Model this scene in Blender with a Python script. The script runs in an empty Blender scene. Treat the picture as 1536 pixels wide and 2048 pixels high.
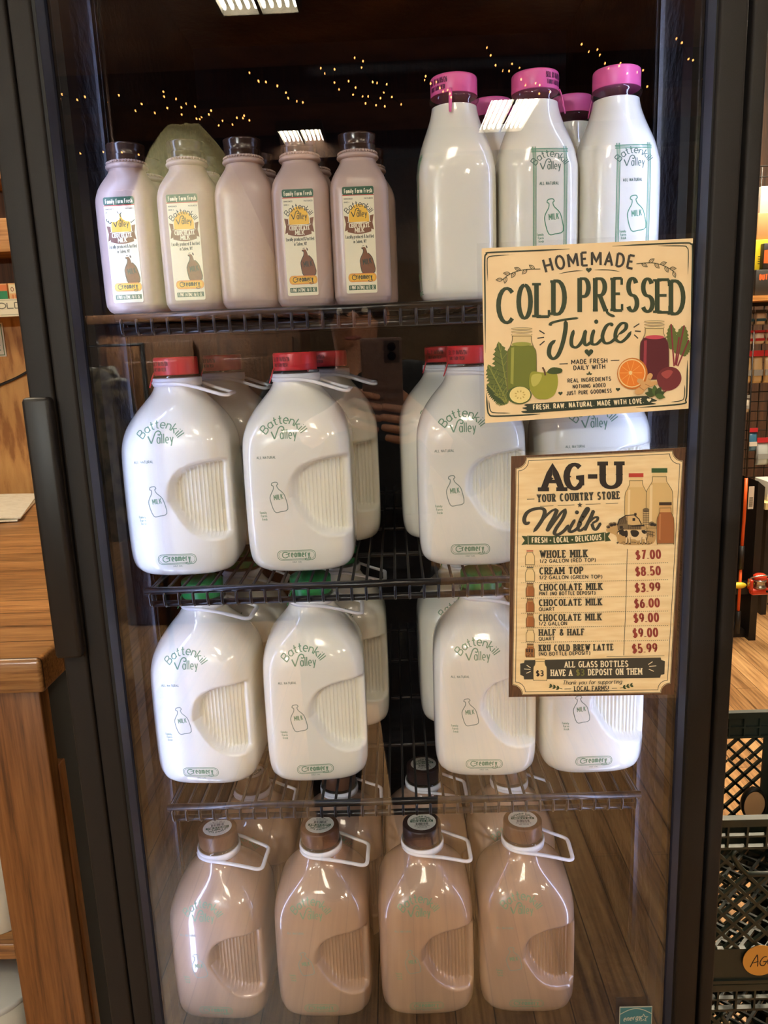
import bpy, math, random
from mathutils import Vector, Matrix
random.seed(7)
PI = math.pi
scene = bpy.context.scene
COL = scene.collection

# ------------------------------------------------------------------ camera, world, lights
cam = bpy.data.cameras.new('camera'); cam_o = bpy.data.objects.new('camera', cam); COL.objects.link(cam_o)
scene.camera = cam_o
cam.sensor_fit = 'VERTICAL'; cam.sensor_height = 36.0; cam.lens = 36.0 * 1560 / 2048
cam.clip_start = 0.005; cam.clip_end = 60
_p, _y, _r = math.radians(12.0), math.radians(-1.12), math.radians(-2.25)
_f = Vector((math.sin(_y)*math.cos(_p), math.cos(_y)*math.cos(_p), -math.sin(_p)))
_rt = Vector((math.cos(_y), -math.sin(_y), 0)); _up = _rt.cross(_f)
_x = math.cos(_r)*_rt + math.sin(_r)*_up; _u = -math.sin(_r)*_rt + math.cos(_r)*_up
cam_o.matrix_world = Matrix(((_x.x, _u.x, -_f.x, 0), (_x.y, _u.y, -_f.y, 0), (_x.z, _u.z, -_f.z, 1.5), (0, 0, 0, 1)))

world = bpy.data.worlds.new('World'); scene.world = world; world.use_nodes = True
world.node_tree.nodes['Background'].inputs[0].default_value = (1.0, 0.9, 0.78, 1)
world.node_tree.nodes['Background'].inputs[1].default_value = 0.05
scene.view_settings.view_transform = 'Standard'; scene.view_settings.look = 'None'
scene.view_settings.gamma = 1.0; scene.view_settings.use_curve_mapping = False
scene.view_settings.exposure = 0.8
scene.cycles.transparent_max_bounces = 24
scene.cycles.max_bounces = 8
scene.cycles.caustics_reflective = False; scene.cycles.caustics_refractive = False
scene.cycles.sample_clamp_indirect = 6.0
LAMP_POWER = 26.0          # radiance of the ceiling fixtures
GLOBE_POWER = 1900.0        # radiance of the aisle pendant
LED_POWER = 15.0            # radiance of the cooler's LED strips
FLOOR_Z = -0.05
CEIL_Z = 3.9
GLASS_Y = 0.735

# ------------------------------------------------------------------ helpers
def s2l(c):
    c = c / 255.0
    return c / 12.92 if c <= 0.04045 else ((c + 0.055) / 1.055) ** 2.4
def rgb(r, g, b): return (s2l(r), s2l(g), s2l(b), 1)
MATS = {}
def mat(name, col, rough=0.5, metal=0.0, coat=0.0, emit=None, estr=0.0, spec=0.5, trans=0.0, alpha=1.0, sss=0.0):
    if name in MATS: return MATS[name]
    m = bpy.data.materials.new(name); m.use_nodes = True
    b = m.node_tree.nodes['Principled BSDF']
    b.inputs['Base Color'].default_value = rgb(*col)
    b.inputs['Roughness'].default_value = rough; b.inputs['Metallic'].default_value = metal
    b.inputs['Specular IOR Level'].default_value = spec
    b.inputs['Coat Weight'].default_value = coat; b.inputs['Coat Roughness'].default_value = 0.03
    b.inputs['Alpha'].default_value = alpha
    if sss:
        b.inputs['Subsurface Weight'].default_value = sss; b.inputs['Subsurface Radius'].default_value = (1.0, 0.9, 0.6)
        b.inputs['Subsurface Scale'].default_value = 0.006
    if emit:
        b.inputs['Emission Color'].default_value = rgb(*emit); b.inputs['Emission Strength'].default_value = estr
    MATS[name] = m
    return m
def nodes(m): return m.node_tree.nodes, m.node_tree.links
def noise_tint(m, scale=(1, 1, 1), nscale=8.0, detail=4.0, c0=(0, 0, 0), c1=(255, 255, 255), lo=0.3, hi=0.7, bump=0.0, distort=0.0, rough=None):
    """procedural two-tone colour from object-space noise"""
    n, l = nodes(m); b = n['Principled BSDF']
    tc = n.new('ShaderNodeTexCoord'); mp = n.new('ShaderNodeMapping'); mp.inputs['Scale'].default_value = scale
    nz = n.new('ShaderNodeTexNoise'); nz.inputs['Scale'].default_value = nscale; nz.inputs['Detail'].default_value = detail
    nz.inputs['Distortion'].default_value = distort
    cr = n.new('ShaderNodeValToRGB'); cr.color_ramp.elements[0].position = lo; cr.color_ramp.elements[1].position = hi
    cr.color_ramp.elements[0].color = rgb(*c0); cr.color_ramp.elements[1].color = rgb(*c1)
    l.new(tc.outputs['Object'], mp.inputs[0]); l.new(mp.outputs[0], nz.inputs['Vector'])
    l.new(nz.outputs['Fac'], cr.inputs[0]); l.new(cr.outputs[0], b.inputs['Base Color'])
    if bump:
        bp = n.new('ShaderNodeBump'); bp.inputs['Strength'].default_value = bump; bp.inputs['Distance'].default_value = 0.004
        l.new(nz.outputs['Fac'], bp.inputs['Height']); l.new(bp.outputs[0], b.inputs['Normal'])
    return m
def thin_glass(name, r0=0.045, tint=(255, 255, 255), rough=0.0):
    m = bpy.data.materials.new(name); m.use_nodes = True
    n, l = nodes(m); n.remove(n['Principled BSDF']); out = n['Material Output']
    tr = n.new('ShaderNodeBsdfTransparent'); tr.inputs[0].default_value = rgb(*tint)
    gl = n.new('ShaderNodeBsdfGlossy'); gl.inputs['Roughness'].default_value = rough; gl.inputs[0].default_value = (1, 1, 1, 1)
    lw = n.new('ShaderNodeLayerWeight'); lw.inputs[0].default_value = 0.5
    pw = n.new('ShaderNodeMath'); pw.operation = 'POWER'; pw.inputs[1].default_value = 5
    ma = n.new('ShaderNodeMath'); ma.operation = 'MULTIPLY_ADD'; ma.inputs[1].default_value = 1 - r0; ma.inputs[2].default_value = r0
    mx = n.new('ShaderNodeMixShader')
    l.new(lw.outputs['Facing'], pw.inputs[0]); l.new(pw.outputs[0], ma.inputs[0]); l.new(ma.outputs[0], mx.inputs[0])
    l.new(tr.outputs[0], mx.inputs[1]); l.new(gl.outputs[0], mx.inputs[2]); l.new(mx.outputs[0], out.inputs[0])
    return m
def wood(name, c_lo, c_mid, c_hi, axis=0, rough=0.35, grain=60.0, plank=None, coat=0.0, wav=6.0, cath=False):
    """wood grain running along `axis`; plank=(width axis, width, length) adds board joints and per-board tone"""
    m = bpy.data.materials.new(name); m.use_nodes = True
    n, l = nodes(m); b = n['Principled BSDF']; b.inputs['Roughness'].default_value = rough
    b.inputs['Coat Weight'].default_value = coat; b.inputs['Coat Roughness'].default_value = 0.15
    tc = n.new('ShaderNodeTexCoord'); mp = n.new('ShaderNodeMapping')
    sc = [1.0, 1.0, 1.0]; sc[axis] = 0.045 if not cath else 0.22; mp.inputs['Scale'].default_value = sc
    nz = n.new('ShaderNodeTexNoise'); nz.inputs['Scale'].default_value = grain*2.6; nz.inputs['Detail'].default_value = 6; nz.inputs['Roughness'].default_value = 0.65
    nb = n.new('ShaderNodeTexNoise'); nb.inputs['Scale'].default_value = wav; nb.inputs['Detail'].default_value = 2; nb.inputs['Distortion'].default_value = 0.6
    mt = n.new('ShaderNodeMath'); mt.operation = 'MULTIPLY_ADD'; mt.inputs[1].default_value = 9.0 if not cath else 7.0
    sn = n.new('ShaderNodeMath'); sn.operation = 'SINE'
    l.new(tc.outputs['Object'], mp.inputs[0]); l.new(mp.outputs[0], nz.inputs['Vector']); l.new(mp.outputs[0], nb.inputs['Vector'])
    l.new(nb.outputs['Fac'], mt.inputs[0]); mt.inputs[2].default_value = 0
    m2 = n.new('ShaderNodeMath'); m2.operation = 'MULTIPLY'; m2.inputs[1].default_value = 6.28
    l.new(mt.outputs[0], m2.inputs[0]); l.new(m2.outputs[0], sn.inputs[0])
    mixf = n.new('ShaderNodeMath'); mixf.operation = 'MULTIPLY_ADD'; mixf.inputs[1].default_value = 0.07 if not cath else 0.15
    l.new(sn.outputs[0], mixf.inputs[0]); l.new(nz.outputs['Fac'], mixf.inputs[2])
    cr = n.new('ShaderNodeValToRGB'); e = cr.color_ramp.elements
    e[0].position = 0.30; e[0].color = rgb(*c_lo); e[1].position = 0.72; e[1].color = rgb(*c_hi)
    k = e.new(0.48); k.color = rgb(*c_mid)
    l.new(mixf.outputs[0], cr.inputs[0]); last = cr.outputs[0]
    if plank:
        wa, wd, ln = plank
        br = n.new('ShaderNodeTexBrick'); mp2 = n.new('ShaderNodeMapping')
        if axis == 1 : mp2.inputs['Rotation'].default_value = (0, 0, PI/2)
        br.inputs['Scale'].default_value = 1.0; br.inputs['Brick Width'].default_value = ln; br.inputs['Row Height'].default_value = wd
        br.inputs['Mortar Size'].default_value = 0.0016; br.inputs['Color1'].default_value = (1, 1, 1, 1); br.inputs['Color2'].default_value = (0.62, 0.6, 0.58, 1)
        br.inputs['Mortar'].default_value = (0.12, 0.09, 0.07, 1); br.inputs['Bias'].default_value = -0.2
        l.new(tc.outputs['Object'], mp2.inputs[0]); l.new(mp2.outputs[0], br.inputs['Vector'])
        mu = n.new('ShaderNodeMix'); mu.data_type = 'RGBA'; mu.blend_type = 'MULTIPLY'; mu.inputs[0].default_value = 1.0
        l.new(last, mu.inputs[6]); l.new(br.outputs['Color'], mu.inputs[7]); last = mu.outputs[2]
    l.new(last, b.inputs['Base Color'])
    bp = n.new('ShaderNodeBump'); bp.inputs['Strength'].default_value = 0.15; bp.inputs['Distance'].default_value = 0.001
    l.new(nz.outputs['Fac'], bp.inputs['Height']); l.new(bp.outputs[0], b.inputs['Normal'])
    return m

class MB:
    """collects faces; build() links them as one mesh object"""
    def __init__(s): s.v = []; s.f = []; s.mi = []; s.sm = []
    def add(s, verts, faces, mi=0, smooth=False):
        o = len(s.v); s.v += [tuple(v) for v in verts]
        for f in faces: s.f.append(tuple(i + o for i in f)); s.mi.append(mi); s.sm.append(smooth)
    def box(s, x0, x1, y0, y1, z0, z1, mi=0, bev=0.0):
        if bev <= 0:
            v = [(x, y, z) for x in (x0, x1) for y in (y0, y1) for z in (z0, z1)]
            s.add(v, [(0, 1, 3, 2), (4, 6, 7, 5), (0, 4, 5, 1), (2, 3, 7, 6), (0, 2, 6, 4), (1, 5, 7, 3)], mi); return
        b = min(bev, (x1-x0)/2.01, (y1-y0)/2.01, (z1-z0)/2.01)
        rings = []
        for z, i in ((z0, b), (z0 + b*0.3, b*0.3), (z0 + b, 0), (z1 - b, 0), (z1 - b*0.3, b*0.3), (z1, b)):
            r = []
            for cx, cy, a0 in ((x1 - b, y1 - b, 0), (x0 + b, y1 - b, 90), (x0 + b, y0 + b, 180), (x1 - b, y0 + b, 270)):
                for k in range(4):
                    a = math.radians(a0 + 30*k); rr = b - i
                    r.append((cx + rr*math.cos(a), cy + rr*math.sin(a), z))
            rings.append(r)
        s.loft(rings, mi, True, True, True)
    def loft(s, rings, mi=0, cap0=False, cap1=False, smooth=True):
        n = len(rings[0]); v = [p for r in rings for p in r]; f = []
        for i in range(len(rings) - 1):
            for j in range(n):
                k = (j + 1) % n; f.append((i*n + j, i*n + k, (i+1)*n + k, (i+1)*n + j))
        s.add(v, f, mi, smooth)
        o = len(s.v) - len(v)
        if cap0: s.f.append(tuple(o + j for j in reversed(range(n)))); s.mi.append(mi); s.sm.append(False)
        if cap1: s.f.append(tuple(o + (len(rings)-1)*n + j for j in range(n))); s.mi.append(mi); s.sm.append(False)
    def lathe(s, prof, n=40, c=(0, 0), mi=0, cap0=False, cap1=False):
        s.loft([[(c[0] + r*math.cos(2*PI*j/n), c[1] + r*math.sin(2*PI*j/n), z) for j in range(n)] for r, z in prof], mi, cap0, cap1)
    def tube(s, pts, r, n=8, mi=0, closed=False, flat=1.0, caps=True):
        pts = [Vector(p) for p in pts]; m = len(pts); rings = []
        up = Vector((0, 0, 1)); prev = None
        for i, p in enumerate(pts):
            a = pts[(i-1) % m] if (closed or i > 0) else p; b = pts[(i+1) % m] if (closed or i < m-1) else p
            t = (b - a).normalized()
            if prev is None:
                ref = up if abs(t.dot(up)) < 0.9 else Vector((1, 0, 0)); u = (ref - t*ref.dot(t)).normalized()
            else: u = (prev - t*prev.dot(t)).normalized()
            prev = u; w = t.cross(u)
            rr = r[i] if isinstance(r, (list, tuple)) else r
            rings.append([tuple(p + u*rr*flat*math.cos(2*PI*j/n) + w*rr*math.sin(2*PI*j/n)) for j in range(n)])
        if closed: rings.append(rings[0])
        s.loft(rings, mi, caps and not closed, caps and not closed)
    def ball(s, c, r, sc=(1, 1, 1), n=14, mi=0):
        rings = []
        for i in range(1, n):
            a = PI*i/n
            rings.append([(c[0] + r*sc[0]*math.sin(a)*math.cos(2*PI*j/(2*n)), c[1] + r*sc[1]*math.sin(a)*math.sin(2*PI*j/(2*n)), c[2] - r*sc[2]*math.cos(a)) for j in range(2*n)])
        s.loft(rings, mi, True, True)
    def build(s, name, mats, parent=None, loc=None, objmat=False):
        me = bpy.data.meshes.new(name); me.from_pydata(s.v, [], s.f)
        if not isinstance(mats, (list, tuple)): mats = [mats]
        for m in mats: me.materials.append(m)
        me.polygons.foreach_set('material_index', s.mi); me.polygons.foreach_set('use_smooth', s.sm); me.update()
        o = bpy.data.objects.new(name, me); COL.objects.link(o)
        if parent: o.parent = parent
        if loc: o.location = loc
        if objmat:
            for i, m in enumerate(mats):
                o.material_slots[i].link = 'OBJECT'; o.material_slots[i].material = m
        return o
def tag(o, label, cat, group=None, kind=None):
    o['label'] = label; o['category'] = cat
    if group: o['group'] = group
    if kind: o['kind'] = kind
    return o
def thing(name, label, cat, loc=(0, 0, 0), rz=0.0, group=None):
    o = bpy.data.objects.new(name, None); o.empty_display_size = 0.02; COL.objects.link(o)
    o.location = loc; o.rotation_euler = (0, 0, rz)
    return tag(o, label, cat, group)
def struct(o): o['kind'] = 'structure'; return o
def kids(o): return [c for c in o.children]
def dup(root, loc, rz, label, group=None, only=None, skip=()):
    """copy of a thing with copies of its parts and sub-parts"""
    r = root.copy(); COL.objects.link(r); r.location = loc; r.rotation_euler = (0, 0, rz); r['label'] = label
    if group: r['group'] = group
    for ch in kids(root):
        nm = ch.name.split('.')[0]
        if nm in skip: continue
        c = ch.copy(); COL.objects.link(c); c.parent = r
        for g in kids(ch):
            d = g.copy(); COL.objects.link(d); d.parent = c
    return r

# ------------------------------------------------------------------ lettering: stroke skeletons drawn with a pen
GL = {
'A': (.66, '0,0 .33,1 .66,0|.12,.34 .54,.34'), 'B': (.56, '0,0 0,1|0,1 .3,1 @.3,.76,.22,.24,90,-90 0,.52|.3,.52 @.3,.26,.26,.26,90,-90 0,0'),
'C': (.62, '@.34,.5,.34,.5,48,312'), 'D': (.6, '0,0 0,1|0,1 .2,1 @.2,.5,.4,.5,90,-90 0,0'), 'E': (.5, '0,0 0,1|0,1 .48,1|0,.52 .38,.52|0,0 .5,0'),
'F': (.48, '0,0 0,1|0,1 .48,1|0,.52 .38,.52'), 'G': (.68, '@.35,.5,.35,.5,48,325 .66,.22 .66,.46 .42,.46'), 'H': (.62, '0,0 0,1|.62,0 .62,1|0,.5 .62,.5'),
'I': (.04, '.02,0 .02,1'), 'J': (.42, '.42,1 .42,.25 @.21,.25,.21,.25,0,-170'), 'K': (.6, '0,0 0,1|.56,1 0,.4|.2,.6 .6,0'), 'L': (.48, '0,0 0,1|0,0 .48,0'),
'M': (.78, '0,0 0,1|0,1 .39,.28 .78,1|.78,1 .78,0'), 'N': (.62, '0,0 0,1|0,1 .62,0|.62,0 .62,1'), 'O': (.7, '@.35,.5,.35,.5,90,450'),
'P': (.52, '0,0 0,1|0,1 .26,1 @.26,.73,.26,.27,90,-90 0,.46'), 'Q': (.7, '@.35,.5,.35,.5,90,450|.4,.25 .7,-.05'), 'R': (.56, '0,0 0,1|0,1 .26,1 @.26,.74,.26,.26,90,-90 0,.48|.24,.48 .56,0'),
'S': (.52, '@.26,.74,.23,.26,25,270 @.26,.24,.26,.24,90,-155'), 'T': (.66, '.33,0 .33,1|0,1 .66,1'), 'U': (.62, '0,1 0,.31 @.31,.31,.31,.31,180,360 .62,1'),
'V': (.64, '0,1 .32,0 .64,1'), 'W': (.94, '0,1 .24,0 .47,.9 .7,0 .94,1'), 'X': (.6, '0,0 .6,1|0,1 .6,0'), 'Y': (.6, '0,1 .3,.46 .6,1|.3,.46 .3,0'), 'Z': (.52, '0,1 .52,1 0,0 .52,0'),
'0': (.54, '@.27,.5,.27,.5,90,450'), '1': (.3, '.02,.8 .2,1 .2,0'), '2': (.52, '@.26,.73,.25,.27,165,-35 0,0|0,0 .52,0'), '3': (.5, '@.24,.75,.23,.25,150,-90 @.24,.26,.26,.26,90,-150'),
'4': (.56, '.42,0 .42,1 0,.3 .56,.3'), '5': (.5, '.46,1 .06,1 .03,.54 @.24,.31,.26,.31,125,-150'), '6': (.52, '.44,.96 @.5,.36,.47,.6,105,180 @.27,.3,.25,.3,180,540'), '7': (.5, '0,1 .5,1 .16,0'),
'8': (.52, '@.26,.76,.22,.24,90,450|@.26,.27,.26,.27,90,450'), '9': (.52, '@.26,.7,.25,.3,0,360 @.03,.62,.48,.6,0,-70'), '$': (.5, '@.25,.7,.22,.2,25,270 @.25,.27,.25,.23,90,-155|.25,1.1 .25,-.1'),
'.': (.06, '.03,0 .03,.08'), ',': (.08, '.05,.08 .02,-.12'), '/': (.42, '0,-.05 .42,1.05'), '(': (.24, '@.3,.45,.28,.6,115,245'), ')': (.24, '@-.06,.45,.28,.6,65,-65'), '!': (.06, '.03,.32 .03,1|.03,0 .03,.08'),
'-': (.36, '0,.42 .36,.42'), '&': (.6, '.6,0 .14,.7 @.27,.82,.15,.18,200,-20 @.24,.24,.24,.26,110,330 .58,.42'), '*': (.16, '.08,.36 .08,.5'), ' ': (.24, ''),
'a': (.5, '@.25,.32,.25,.32,0,360|.5,.64 .5,0'), 'b': (.5, '0,0 0,1|@.25,.32,.25,.32,0,360'), 'c': (.44, '@.25,.32,.25,.32,50,310'), 'd': (.5, '.5,0 .5,1|@.25,.32,.25,.32,0,360'),
'e': (.5, '0,.32 .5,.32 @.25,.32,.25,.32,0,305'), 'f': (.36, '@.3,.84,.14,.16,50,180 .16,0|0,.62 .34,.62'), 'g': (.5, '@.25,.32,.25,.32,0,360|.5,.64 .5,-.1 @.26,-.1,.24,.2,0,-150'), 'h': (.48, '0,0 0,1|0,.38 @.24,.38,.24,.26,180,0 .48,0'),
'i': (.04, '.02,.64 .02,0|.02,.84 .02,.92'), 'k': (.46, '0,0 0,1|.42,.64 0,.26|.14,.38 .46,0'), 'l': (.04, '.02,0 .02,1'), 'm': (.8, '0,.64 0,0|0,.4 @.2,.4,.2,.24,180,0 .4,0|.4,.4 @.6,.4,.2,.24,180,0 .8,0'),
'n': (.46, '0,.64 0,0|0,.38 @.23,.38,.23,.26,180,0 .46,0'), 'o': (.5, '@.25,.32,.25,.32,0,360'), 'p': (.5, '0,.64 0,-.32|@.25,.32,.25,.32,0,360'), 'r': (.32, '0,.64 0,0|0,.36 @.2,.36,.2,.28,180,50'),
's': (.4, '@.2,.48,.18,.16,35,270 @.2,.16,.2,.16,90,-145'), 't': (.36, '.16,.92 .16,.14 @.3,.14,.14,.14,180,290|0,.62 .34,.62'), 'u': (.46, '0,.64 0,.24 @.23,.24,.23,.24,180,360|.46,.64 .46,0'),
'v': (.46, '0,.64 .23,0 .46,.64'), 'y': (.48, '0,.64 .24,.04|.48,.64 .22,-.02 .1,-.3'), 'w': (.7, '0,.64 .18,0 .35,.6 .52,0 .7,.64'),
}
_gc = {}
def glyph(ch):
    if ch in _gc: return _gc[ch]
    w, d = GL.get(ch, GL[' ']); st = []
    for part in d.split('|'):
        pts = []
        for tk in part.split():
            if tk[0] == '@':
                cx, cy, rx, ry, a0, a1 = [float(q) for q in tk[1:].split(',')]
                k = max(5, int(abs(a1 - a0) / 18))
                for i in range(k + 1):
                    a = math.radians(a0 + (a1 - a0)*i/k); pts.append((cx + rx*math.cos(a), cy + ry*math.sin(a)))
            else:
                x, y = tk.split(','); pts.append((float(x), float(y)))
        if pts:
            q = [pts[0]]
            for p in pts[1:]:
                m = max(1, int(math.hypot(p[0]-q[-1][0], p[1]-q[-1][1])/.27)); o = q[-1]
                for i in range(1, m + 1): q.append((o[0] + (p[0]-o[0])*i/m, o[1] + (p[1]-o[1])*i/m))
            st.append(q)
    _gc[ch] = (w, st); return _gc[ch]
def cat(pts, closed=False, n=5):
    """smooth curve through points"""
    m = len(pts); out = []
    rng = range(m) if closed else range(m - 1)
    for i in rng:
        p0 = pts[(i-1) % m] if (closed or i > 0) else pts[i]; p1 = pts[i]; p2 = pts[(i+1) % m]
        p3 = pts[(i+2) % m] if (closed or i + 2 < m) else p2
        for k in range(n):
            t = k/n; t2 = t*t; t3 = t2*t
            out.append(tuple(0.5*((2*p1[a]) + (-p0[a]+p2[a])*t + (2*p0[a]-5*p1[a]+4*p2[a]-p3[a])*t2 + (-p0[a]+3*p1[a]-3*p2[a]+p3[a])*t3) for a in range(len(p1))))
    if not closed: out.append(tuple(pts[-1]))
    return out
class Art:
    """flat printed matter in its own drawing units (y down); build() lays it on a surface through `fn(x, y, lift)`"""
    def __init__(s): s.items = []; s.mats = []; s.k = 0
    def mi(s, m):
        if m not in s.mats: s.mats.append(m)
        return s.mats.index(m)
    def up(s, layer): s.k += 1; return layer + (s.k % 24)/28.0 if layer else s.k*.02
    def poly(s, pts, m, layer=1): s.items.append((list(pts), s.mi(m), s.up(layer)))
    def blob(s, pts, m, layer=1, n=4): s.poly(cat(pts, True, n), m, layer)
    def rect(s, x0, y0, x1, y1, m, layer=1): s.poly([(x0, y0), (x1, y0), (x1, y1), (x0, y1)], m, layer)
    def oval(s, cx, cy, rx, ry, m, layer=1, n=24): s.poly([(cx + rx*math.cos(2*PI*i/n), cy + ry*math.sin(2*PI*i/n)) for i in range(n)], m, layer)
    def line(s, pts, hx, m, layer=2, hy=None, taper=0.0, close=False):
        hy = hx if hy is None else hy
        if close: pts = list(pts) + [pts[0], pts[1]]
        n = len(pts)
        if n < 2: return
        L = []; R = []
        for i in range(n):
            x, y = pts[i]; nn = []
            for a, b in ((i-1, i), (i, i+1)):
                if a < 0 or b >= n: continue
                dx, dy = pts[b][0]-pts[a][0], pts[b][1]-pts[a][1]; d = math.hypot(dx, dy)
                if d > 1e-9: nn.append((-dy/d, dx/d))
            if not nn: nn = [(0, 1)]
            nx, ny = sum(q[0] for q in nn), sum(q[1] for q in nn); d = math.hypot(nx, ny)
            if d < 1e-6: nx, ny, d = nn[0][0], nn[0][1], 1
            nx /= d; ny /= d
            sc = 1.0 / max(0.62, nx*nn[0][0] + ny*nn[0][1])
            h = math.hypot(hx*nx, hy*ny)*sc
            if taper:
                t = i/(n-1); h *= max(0.15, min(1, min(t, 1-t)/taper)) if taper > 0 else 1
            L.append((x + nx*h, y + ny*h)); R.append((x - nx*h, y - ny*h))
        layer = s.up(layer)
        for i in range(n - 1): s.items.append(([L[i], L[i+1], R[i+1], R[i]], s.mi(m), layer + .012*(i % 3)))
    def _glyph(s, ch, f, pen, m, layer, serif):
        """f maps glyph units to drawing units; pen = (hx, hy) in drawing units"""
        w, st = glyph(ch)
        for pts in st:
            q = [f(*p) for p in pts]
            if len(q) > 1: s.line(q, pen[0], m, layer, pen[1])
            if serif:
                closed = math.hypot(pts[0][0]-pts[-1][0], pts[0][1]-pts[-1][1]) < 0.02
                if closed: continue
                for e, nb in ((pts[0], pts[1]), (pts[-1], pts[-2])):
                    if ch == 'T' and e[1] > .5: continue
                    if (abs(e[1]) < 0.02 or abs(e[1] - 1) < 0.02) and abs(nb[1]-e[1]) > abs(nb[0]-e[0])*0.9 and ch not in '.,/()!-&*0123456789$':
                        sg = 1 if e[1] < 0.5 else -1
                        sl = serif[0]*(.8 if ch in 'TIPRFY' else 1)
                        s.line([f(e[0]-sl, e[1]+sg*serif[1]), f(e[0]+sl, e[1]+sg*serif[1])], pen[1]*serif[2], m, layer)
                if ch == 'T':
                    for e in (0, .66): s.line([f(e, 1.02), f(e, .8)], pen[0]*.55, m, layer)
                if ch in 'EFL':
                    for e in (pts[-1],):
                        if abs(pts[0][1]-e[1]) < 0.02 and (e[1] < .02 or e[1] > .98):
                            sg = 1 if e[1] < 0.5 else -1
                            s.line([f(e[0], e[1]), f(e[0], e[1] + sg*0.2)], pen[1]*0.9, m, layer)
    def _gap(s, Wg, n, dx, h, hx, gap):
        # clear space between letters: a pen width plus a little air, but never so much that the letters starve
        g = 2*hx + gap*.34*h
        if n > 1 and (dx - g*(n - 1) - 2*hx)/Wg < .52*h: g = max(hx*2*1.02, (dx - 2*hx - .52*h*Wg)/(n - 1))
        if n > 1 and (dx - g*(n - 1) - 2*hx)/Wg < .25*h: g = (dx - 2*hx - .25*h*Wg)/(n - 1)
        return g
    def text(s, txt, p0, p1, h, m, pen=(.09, .07), gap=.2, serif=None, slant=0.0, sag=0.0, layer=2):
        Wg = sum(glyph(c)[0] for c in txt); dx, dy = p1[0]-p0[0], p1[1]-p0[1]; sg = 1 if dx > 0 else -1
        hx = pen[0]*abs(h); g = s._gap(Wg, len(txt), abs(dx), abs(h), hx, gap); k = (abs(dx) - g*(len(txt) - 1) - 2*hx)/Wg*sg; x = hx/abs(dx)
        for c in txt:
            def f(gx, gy, x=x, c=c):
                t = x + glyph(c)[0]*abs(k)/2/abs(dx); lx = (gx - glyph(c)[0]/2)*k + slant*gy*h; ly = gy*h
                a = math.atan2(dy - sag*4*(1-2*t), dx) if sag else math.atan2(dy, dx)
                bx = p0[0] + dx*t; by = p0[1] + dy*t - sag*4*t*(1-t)
                return (bx + lx*math.cos(a) + ly*math.sin(a), by + lx*math.sin(a) - ly*math.cos(a))
            s._glyph(c, f, (pen[0]*abs(h), pen[1]*abs(h)), m, layer, serif and ((hx + serif[0]*.62*abs(h))/abs(k), serif[1], serif[2])); x += (glyph(c)[0]*abs(k) + g)/abs(dx)
    def boxed(s, ch, x0, y0, x1, y1, m, pen, serif=None, layer=2):
        w = glyph(ch)[0]
        s._glyph(ch, lambda gx, gy: (x0 + (x1-x0)*gx/w, y1 - (y1-y0)*gy), pen, m, layer, serif)
    def arc_text(s, txt, cx, cy, r, a0, a1, h, m, pen=(.08, .06), gap=.18, layer=2, inward=False):
        Wg = sum(glyph(c)[0] for c in txt); dx = abs(math.radians(a1 - a0))*(r + h*.3); hx = pen[0]*h
        g = s._gap(Wg, len(txt), dx, h, hx, gap); kk = (dx - g*(len(txt) - 1) - 2*hx)/Wg; x = hx/dx
        for c in txt:
            def f(gx, gy, x=x, c=c):
                t = x + glyph(c)[0]*kk/2/dx; a = math.radians(a0 + (a1 - a0)*t)
                lx = (gx - glyph(c)[0]/2)*kk; rr = r + gy*h
                return (cx + rr*math.cos(a) + lx*math.sin(a), cy - rr*math.sin(a) + lx*math.cos(a))
            s._glyph(c, f, (pen[0]*h, pen[1]*h), m, layer, None); x += (glyph(c)[0]*kk + g)/dx
    def heart(s, cx, cy, r, m, layer=2):
        s.poly([(cx + r*(16*math.sin(t)**3)/16, cy - r*(13*math.cos(t) - 5*math.cos(2*t) - 2*math.cos(3*t) - math.cos(4*t))/16) for t in [2*PI*i/28 for i in range(28)]], m, layer)
    def star(s, cx, cy, r, m, layer=2, rot=0, k=.42):
        s.poly([(cx + (r if i % 2 == 0 else r*k)*math.sin(PI*i/5 + rot), cy - (r if i % 2 == 0 else r*k)*math.cos(PI*i/5 + rot)) for i in range(10)], m, layer)
    def leaf(s, x, y, ang, ln, wd, m, layer=2, line=None):
        c, q = math.cos(ang), math.sin(ang); pts = []
        for t, w in ((0, 0), (.25, .8), (.5, 1), (.75, .65), (1, 0), (.75, -.65), (.5, -1), (.25, -.8)):
            lx, ly = t*ln, w*wd; pts.append((x + lx*c - ly*q, y + lx*q + ly*c))
        if line: s.line(pts, line, m, layer, close=True); s.line([(x, y), (x + ln*.8*c, y + ln*.8*q)], line*.7, m, layer)
        else: s.poly(pts, m, layer)
    def build(s, name, fn, parent=None, step=0.00012, objmat=False):
        b = MB()
        for pts, mi, ly in s.items: b.add([fn(p[0], p[1], ly*step) for p in pts], [tuple(range(len(pts)))], mi)
        return b.build(name, s.mats, parent, objmat=objmat)
def homog(src, dst):
    import numpy as np
    A = []; B = []
    for (x, y), (u, v) in zip(src, dst):
        A += [[x, y, 1, 0, 0, 0, -u*x, -u*y], [0, 0, 0, x, y, 1, -v*x, -v*y]]; B += [u, v]
    h = list(np.linalg.solve(np.array(A, float), np.array(B, float))) + [1.0]
    return lambda x, y: ((h[0]*x + h[1]*y + h[2])/(h[6]*x + h[7]*y + 1), (h[3]*x + h[4]*y + h[5])/(h[6]*x + h[7]*y + 1))

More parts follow.
